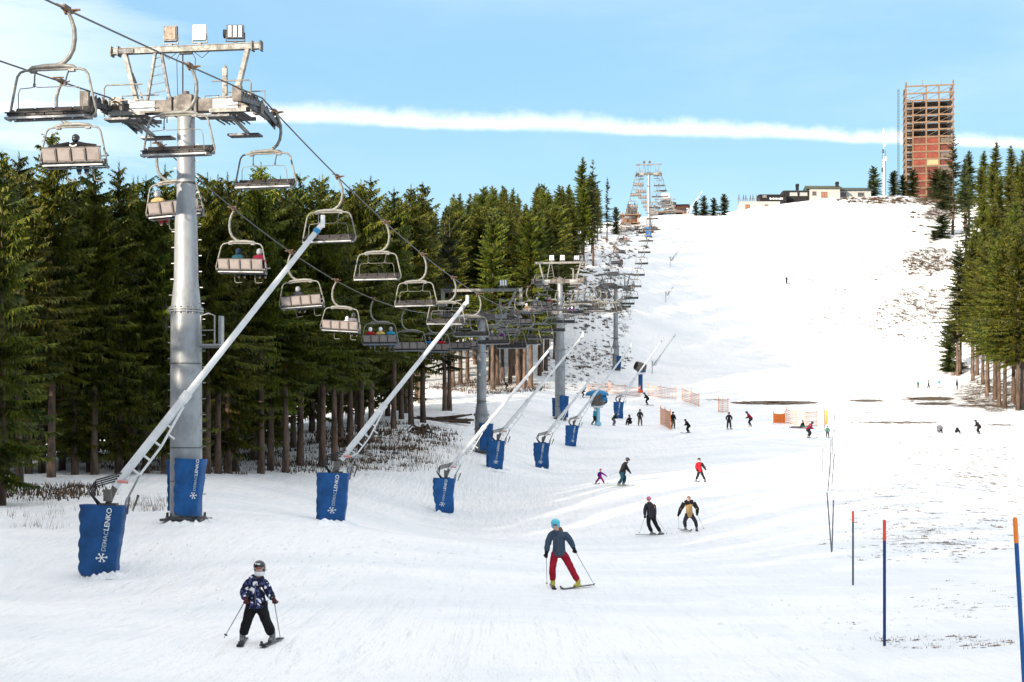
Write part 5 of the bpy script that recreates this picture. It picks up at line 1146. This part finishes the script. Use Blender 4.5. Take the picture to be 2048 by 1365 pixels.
o = person('youth in red jacket with black sleeve and black trousers, upper right of centre', 1400, 964, J7, .84, ('red', 'black', 'bhelm'), (-.2, -1, 0), ((.15, -1), (-.15, -1)), 1.3, puff=1.0, near=True, scarf=FA['white'], gl=[FA['gog'], FA['gogf']],
    poles=(('Lh', (-.75, -.1, .1), 'ski pole left of the youth in red'),))
b = MB(); b.tube([Vector(J7['Rs']), Vector(J7['Re']), lerp(J7['Re'], J7['Rh'], .9)], [.10, .078, .058], 10); b.build('sleeve', FA['black'], o)
# --- generic poses for distant people
ST = dict(head=(0, -.02, 1.62), neck=(0, 0, 1.46), chest=(0, 0, 1.25), pelvis=(0, .02, .88), Ls=(-.19, 0, 1.39), Le=(-.30, .02, 1.14), Lh=(-.26, -.15, .96), Rs=(.19, 0, 1.39), Re=(.30, .02, 1.14), Rh=(.27, -.15, .96),
     Lp=(-.10, .02, .83), Rp=(.10, .02, .83), Lk=(-.15, -.06, .49), Rk=(.15, -.06, .49), La=(-.18, 0, .14), Ra=(.18, 0, .14))
BN = dict(head=(.34, 0, 1.34), neck=(.24, 0, 1.24), chest=(.10, 0, 1.06), pelvis=(-.10, 0, .76), Ls=(.14, -.18, 1.18), Le=(.12, -.22, .93), Lh=(.34, -.2, .82), Rs=(.16, .18, 1.18), Re=(.14, .22, .93), Rh=(.36, .2, .82),
     Lp=(-.08, -.1, .72), Rp=(-.08, .1, .72), Lk=(.12, -.12, .44), Rk=(.10, .12, .44), La=(-.08, -.12, .14), Ra=(-.06, .12, .14))
WK = dict(head=(.06, 0, 1.62), neck=(.03, 0, 1.46), chest=(.01, 0, 1.25), pelvis=(0, 0, .88), Ls=(0, -.19, 1.39), Le=(-.06, -.24, 1.12), Lh=(.08, -.22, .90), Rs=(.02, .19, 1.39), Re=(.10, .24, 1.12), Rh=(.26, .2, .95),
     Lp=(0, -.1, .83), Rp=(0, .1, .83), Lk=(.14, -.1, .50), Rk=(.02, .1, .48), La=(.16, -.1, .14), Ra=(-.26, .1, .16))
CR = dict(head=(.05, 0, .95), neck=(.02, 0, .80), chest=(-.02, 0, .62), pelvis=(-.10, 0, .30), Ls=(0, -.18, .72), Le=(.10, -.24, .52), Lh=(.25, -.2, .40), Rs=(.0, .18, .72), Re=(.10, .24, .52), Rh=(.25, .2, .4),
     Lp=(-.08, -.1, .28), Rp=(-.08, .1, .28), Lk=(.25, -.14, .42), Rk=(.25, .14, .42), La=(.35, -.14, .12), Ra=(.35, .14, .12))
SE = dict(head=(0, .02, .66), neck=(0, 0, .52), chest=(0, -.02, .34), pelvis=(0, -.02, .08), Ls=(-.18, 0, .44), Le=(-.24, .10, .22), Lh=(-.16, .34, .16), Rs=(.18, 0, .44), Re=(.24, .10, .22), Rh=(.16, .34, .16),
     Lp=(-.10, .05, .07), Rp=(.10, .05, .07), Lk=(-.12, .48, .06), Rk=(.12, .48, .06), La=(-.13, .55, -.36), Ra=(.13, .55, -.36))
PM = {k: (J, pose_meshes(J, 1.0, 1.08, 1)) for k, J in (('stand', ST), ('bend', BN), ('walk', WK), ('crouch', CR), ('seat', SE))}
FAR = [(1376, 867, 28, 'bend', 2.6, ('black', 'black', 'bhelm'), 'bent skier all in black turning just right of the orange net', 1),
(1458, 859, 34, 'stand', 0, ('black', 'charcoal', 'bhelm'), 'skier in black standing with legs apart below the short orange net', 1),
(1500, 854, 31, 'bend', 2.8, ('maroon', 'black', 'bhelm'), 'bent figure in dark red jacket right of the standing black skier', 0),
(1618, 877, 37, 'bend', .2, ('maroon', 'black', 'bhelm'), 'skier in maroon jacket in front of the orange net row', 1),
(1655, 876, 23, 'stand', 0, ('green', 'black', 'olive'), 'small child in green jacket with arms out under the yellow flag', 1),
(1346, 858, 34, 'stand', .6, ('black', 'olive', 'olive'), 'person in black and olive leaning at the bright orange net', 0),
(1259, 851, 28, 'crouch', 2.2, ('black', 'black', 'olive'), 'hunched person in black left of the one with folded arms', 0),
(1280, 852, 33, 'stand', .3, ('charcoal', 'olive', 'bhelm'), 'person with folded arms and olive trousers right of the hunched one', 0),
(1228, 852, 26, 'bend', .4, ('black', 'grey', 'bhelm'), 'person in black jacket and grey trousers half behind the small blue mat', 0),
(1189, 851, 34, 'walk', .3, ('sky', 'black', 'whelm'), 'person in pale blue jacket and black trousers at the foot of the blue fan gun', 0),
(1294, 811, 26, 'bend', 2.9, ('black', 'black', 'bhelm'), 'black skier behind, below the mast of the blue fan gun', 1),
(1166, 796, 20, 'bend', 0, ('black', 'black', 'bhelm'), 'small dark skier between third pylon and the pale blue fan gun', 1),
(1013, 782, 20, 'bend', 3.1, ('black', 'black', 'bhelm'), 'tiny black skier right of the second pylon at the clearing', 1),
(1573, 569, 16, 'stand', .7, ('charcoal', 'black', 'bhelm'), 'lone tiny skier in the middle of the wide upper slope', 1),
(1836, 777, 14, 'stand', .5, ('green', 'olive', 'bhelm'), 'leftmost of the four tiny people near the right forest', 0),
(1857, 778, 17, 'walk', 0, ('grey', 'black', 'bhelm'), 'tiny walker in grey, second of the four near the right forest', 0),
(1877, 777, 18, 'bend', 0, ('sky', 'white', 'whelm'), 'tiny figure in pale blue, third of the four near the right forest', 1),
(1914, 781, 21, 'stand', 1.2, ('navy', 'charcoal', 'bhelm'), 'tiny person in dark blue right at the edge of the right forest', 0),
(1879, 867, 21, 'crouch', 1.0, ('grey', 'charcoal', 'whelm'), 'person in grey crouching, left one of three on the lower right snow', 0),
(1914, 868, 17, 'crouch', 0, ('black', 'black', 'whelm'), 'person in black sitting low, middle of three on the lower right snow', 0),
(1957, 869, 29, 'bend', 2.4, ('black', 'black', 'bhelm'), 'person in black standing, right one of three on the lower right snow', 0),
(1606, 856, 15, 'crouch', 2.5, ('black', 'green', 'bhelm'), 'person in black sitting on a sled beside the maroon skier', 0)]
hts = {'stand': 1.76, 'walk': 1.76, 'bend': 1.48, 'crouch': 1.08}
for px, py, hp, ps, rz, cols, lab, sk in FAR:
    J, ms = PM[ps]; p = hit(px, py, 130); o = person(lab, px, py, J, 1.0, cols, (0, -1, 0) if ps == 'stand' else (1, 0, -.1), ((0, -1), (0, -1)) if ps == 'stand' else ((1, 0), (1, 0)), 1.65 if sk else 0, meshes=ms, ymin=130, rz=rz)
    s = max(.55, min(1.12, hp * p.y / F / hts[ps])); o.scale = (s, s, s)
p = hit(1600, 857, 130); o = thing('sled', 'long red and lime sled lying left of the maroon skier', 'sled', p); b = MB(); b.box((0, 0, .16), (1.9, .5, .10)); b.build('deck', FA['green'], o); b = MB(); b.bar((-1.1, -.2, .08), (1, -.2, .03), .05, .06); b.bar((-1.1, .2, .08), (1, .2, .03), .05, .06); b.bar((-1.1, -.2, .1), (-1.25, 0, .25), .05); b.build('runner', FA['crimson'], o)
# --- riders on the uphill chairs
def rider(ci, slot, cols, label, helm='bhelm', skis=True, trous=None):
    ch_ = UP[ci]; x = .38 - .99 + (slot + .5) * .4975; mw = Matrix.Translation(ch_.location) @ ch_.rotation_euler.to_matrix().to_4x4()
    o = person(label, 0, 0, SE, 1.0, (cols[0], cols[1], helm), (0, 1, 0), ((0.1, 1, .12), (-.1, 1, .12)), 1.5 if skis else 0, meshes=PM['seat'][1], place=mw @ Vector((x, .12, -2.44)), rz=LANG, group='riders on the uphill chairs')
    o.rotation_euler = (0, ch_.rotation_euler.y, LANG); return o
o = rider(0, 1.55, ('black', 'navy'), 'rider in black with arms spread along the backrest, alone on the nearest uphill chair')
b = MB()
for s in (-1, 1): b.tube([(s * .15, -.12, .46), (s * .42, -.24, .40), (s * .80, -.24, .36)], [.085, .07, .055], 8)
b.build('sleeve', FA['black'], o); b = MB(); b.tube([(-.12, -.18, .42), (0, -.20, .36), (.12, -.18, .42)], .03, 6); b.build('collar', FA['white'], o)
rider(1, 0.1, ('tan', 'red'), 'rider in tan jacket at the left end of the second uphill chair', 'ghelm')
rider(2, 1.1, ('teal', 'black'), 'rider in teal jacket on the third uphill chair', 'navy'); rider(2, 3.0, ('maroon', 'black'), 'rider in dark brown at the right end of the third uphill chair', 'ghelm')
rider(3, 1.1, ('charcoal', 'black'), 'rider in dark grey on the tilted fourth uphill chair', 'ghelm')
rider(4, 2.1, ('white', 'black'), 'low rider with white helmet on the fifth uphill chair', 'whelm').scale = (.75, .75, .75); rider(4, 2.75, ('grey', 'black'), 'rider in grey and black helmet at the right of the fifth uphill chair')
rider(5, .25, ('red', 'blue'), 'rider in red jacket and blue trousers, left of the three on one chair', 'whelm'); rider(5, 1.5, ('yellow', 'navy'), 'rider in yellow jacket, middle of the three on one chair', 'whelm'); rider(5, 2.75, ('sky', 'blue'), 'rider in light blue jacket, right of the three on one chair', 'ghelm')
rr = random.Random(12)
rider(7, .5, ('blue', 'black'), 'rider in blue on the eighth uphill chair, left of the white lance'); rider(7, 2.3, ('red', 'grey'), 'rider in red on the eighth uphill chair, right beside the white lance')
cset = ['red', 'black', 'charcoal', 'blue', 'crimson', 'navy', 'maroon', 'black', 'tan', 'grey', 'purple']
for ci in (9, 10, 12, 13, 14, 16, 17, 19, 20, 22, 23, 26, 28, 31):
    if ci >= len(UP): break
    for sl_ in rr.sample([.3, 1.3, 2.3, 3.1], rr.choice((1, 2, 3))):
        c = rr.choice(cset); rider(ci, sl_, (c, rr.choice(('black', 'charcoal', 'navy'))), 'rider in %s on the %s uphill chair' % ({'crimson': 'dark red', 'charcoal': 'dark grey'}.get(c, c), ordn(ci)), rr.choice(('bhelm', 'whelm', 'ghelm')))

# ------------------------------------------------------------------ log pile, stumps, rocks, brush
p = hit(900, 846, 110); o = thing('log_pile', 'pile of dark logs and branches in front of the clearing', 'log pile', p); rl = random.Random(6)
for i in range(16):
    b = MB(); x, y = rl.uniform(-2.4, 1.6), rl.uniform(-.6, .8); L = rl.uniform(1.2, 3.4); a = rl.uniform(-.35, .35); z = rl.uniform(.1, .75) * (1 - abs(x) / 4)
    d = Vector((math.cos(a), rl.uniform(-.3, .3), math.sin(a) * .5)); q = Vector((x, y, z)); b.tube([q - d * L / 2, q + d * L / 2], [rl.uniform(.08, .17), rl.uniform(.05, .12)], 8); b.build('log', M['bark'], o)
for px, py, lab in [(842, 868, 'torn root stump left of the log pile'), (690, 893, 'dark root stump among the trunks behind the second lance')]:
    p = hit(px, py, 90); o = thing('tree_stump', lab, 'tree stump', p); b = MB(); b.tube([(0, 0, -.2), (0, 0, .55)], [.5, .3], 9)
    for i in range(9): a = i * .7; b.tube([(0, 0, .25), (math.cos(a) * .7, math.sin(a) * .6, .12 + .3 * (i % 3)), (math.cos(a) * 1.2, math.sin(a) * .9, -.05 + .3 * (i % 2))], [.14, .09, .03], 5)
    b.build('root', M['bark'], o)
def scatter(name, label, areas, m, seed, blades=14, hgt=(.15, .5), spread=.35, lumps=True, wk=1.0, lh=1.0):
    rs = random.Random(seed); V = []; n = 0
    for (cx, cy, hw, hh, cnt, sc_) in areas:
        for _ in range(cnt):
            while True:
                u, v = rs.uniform(-1, 1), rs.uniform(-1, 1)
                if u * u + v * v < 1: break
            p = hit(cx + u * hw, cy + v * hh, 15); x, y, z = p; k = sc_ * rs.uniform(.5, 1.4)
            for b_ in range(blades):
                a = rs.uniform(0, 6.28); r = spread * k * rs.random(); bx, by = x + math.cos(a) * r * 1.5, y + math.sin(a) * r; h = rs.uniform(*hgt) * k; w_ = .042 * k * wk
                ln = rs.uniform(-.5, .5) * h; a2 = rs.uniform(0, 3.14); V += [(bx - math.cos(a2) * w_, by - math.sin(a2) * w_, z - .05), (bx + math.cos(a2) * w_, by + math.sin(a2) * w_, z - .05), (bx + ln, by + rs.uniform(-.3, .3) * h, z + h)]
            if lumps:
                R_ = spread * k * rs.uniform(.8, 1.5); hh_ = lh * .22 * k * rs.uniform(.5, 1.3); c = (x, y, z + hh_); ring = [(x + math.cos(i * 1.047 + .3) * R_ * 1.5 * rs.uniform(.5, 1.2), y + math.sin(i * 1.047 + .3) * R_ * rs.uniform(.5, 1.2), z - .04) for i in range(6)]
                for i in range(6): V += [ring[i], ring[(i + 1) % 6], c]
    V = np.array(V); me = bpy.data.meshes.new(name); nV = len(V); me.vertices.add(nV); me.vertices.foreach_set('co', V.ravel()); me.loops.add(nV); me.loops.foreach_set('vertex_index', np.arange(nV)); me.polygons.add(nV // 3); me.polygons.foreach_set('loop_start', np.arange(0, nV, 3)); me.materials.append(m); me.update()
    return tag(obj(name, me), label, 'brush', kind='stuff')
scatter('brush', 'dark heather brush on the bank between the pylons', [(1210, 540, 40, 55, 90, .8), (1190, 625, 60, 50, 120, .8), (1195, 715, 70, 32, 150, .65), (1245, 490, 55, 30, 60, 1.0), (1130, 740, 50, 28, 70, .6), (1170, 770, 60, 20, 50, .5), (1290, 460, 30, 8, 22, 1.6)], M['brush'], 1, blades=18, lh=.6)
scatter('dry_grass', 'dry grass and twigs poking through the snow before the left forest', [(60, 1020, 80, 22, 22, .5), (290, 1012, 50, 14, 34, .6), (80, 1058, 60, 6, 8, .5), (800, 930, 120, 16, 80, .8), (730, 900, 80, 30, 70, .8), (870, 900, 70, 18, 70, .8), (980, 870, 40, 20, 20, .6)], M['grassdry'], 2, blades=9, hgt=(.15, .7), lumps=False, spread=.6, wk=.35)
scatter('fallen_branches', 'fallen twigs and rubble on the ground among the trunks', [(500, 920, 350, 28, 240, .8), (760, 875, 140, 30, 160, 1.0), (100, 985, 130, 16, 60, .8), (980, 775, 110, 14, 120, 1.2)], M['brush'], 3, blades=26, hgt=(.08, .35), spread=.95, lumps=False)
scatter('heath_tufts', 'brown tufts sticking out of the thin snow on the right side', [(1880, 1010, 190, 80, 230, .36), (1930, 930, 130, 45, 170, .42), (1740, 960, 90, 50, 60, .32), (1830, 1090, 190, 40, 90, .30), (1890, 1285, 150, 14, 60, .24), (1930, 1200, 110, 40, 30, .2), (1700, 1245, 40, 8, 6, .15), (1540, 806, 80, 3, 60, .7), (1860, 800, 60, 6, 60, .8), (1735, 802, 40, 2.5, 24, .7), (1780, 846, 100, 2, 40, .6), (1990, 800, 60, 25, 90, .9), (1905, 738, 28, 14, 50, .9)], M['grassdry'], 4, blades=12, hgt=(.05, .2), spread=.6, wk=.8, lh=.22)
scatter('slope_brush', 'scattered dark brush on the upper right slope and ridge', [(1860, 440, 50, 50, 50, 1.2), (1850, 530, 60, 25, 60, 1.1), (1790, 402, 120, 8, 110, 1.4), (1700, 560, 130, 30, 60, .5), (1820, 640, 90, 45, 130, .6), (1650, 640, 110, 28, 50, .45), (1890, 400, 60, 12, 50, 1.7), (1720, 396, 40, 5, 30, 1.2)], M['brush'], 5)
scatter('snow_lumps', 'small loose snow lumps on the piste and round the blue mats', [(600, 1110, 420, 40, 130, .22), (330, 1180, 300, 30, 50, .18), (210, 1152, 46, 8, 60, .45), (668, 1048, 34, 5, 50, .5), (888, 1028, 26, 4, 30, .5), (375, 1046, 50, 6, 50, .5), (993, 941, 22, 3, 24, .6), (1083, 939, 20, 3, 20, .6), (1700, 1250, 260, 60, 60, .2)], M['snow'], 9, blades=0)
print('objects', len(bpy.data.objects), 'trees', len(TREES), nA, nB, nC)
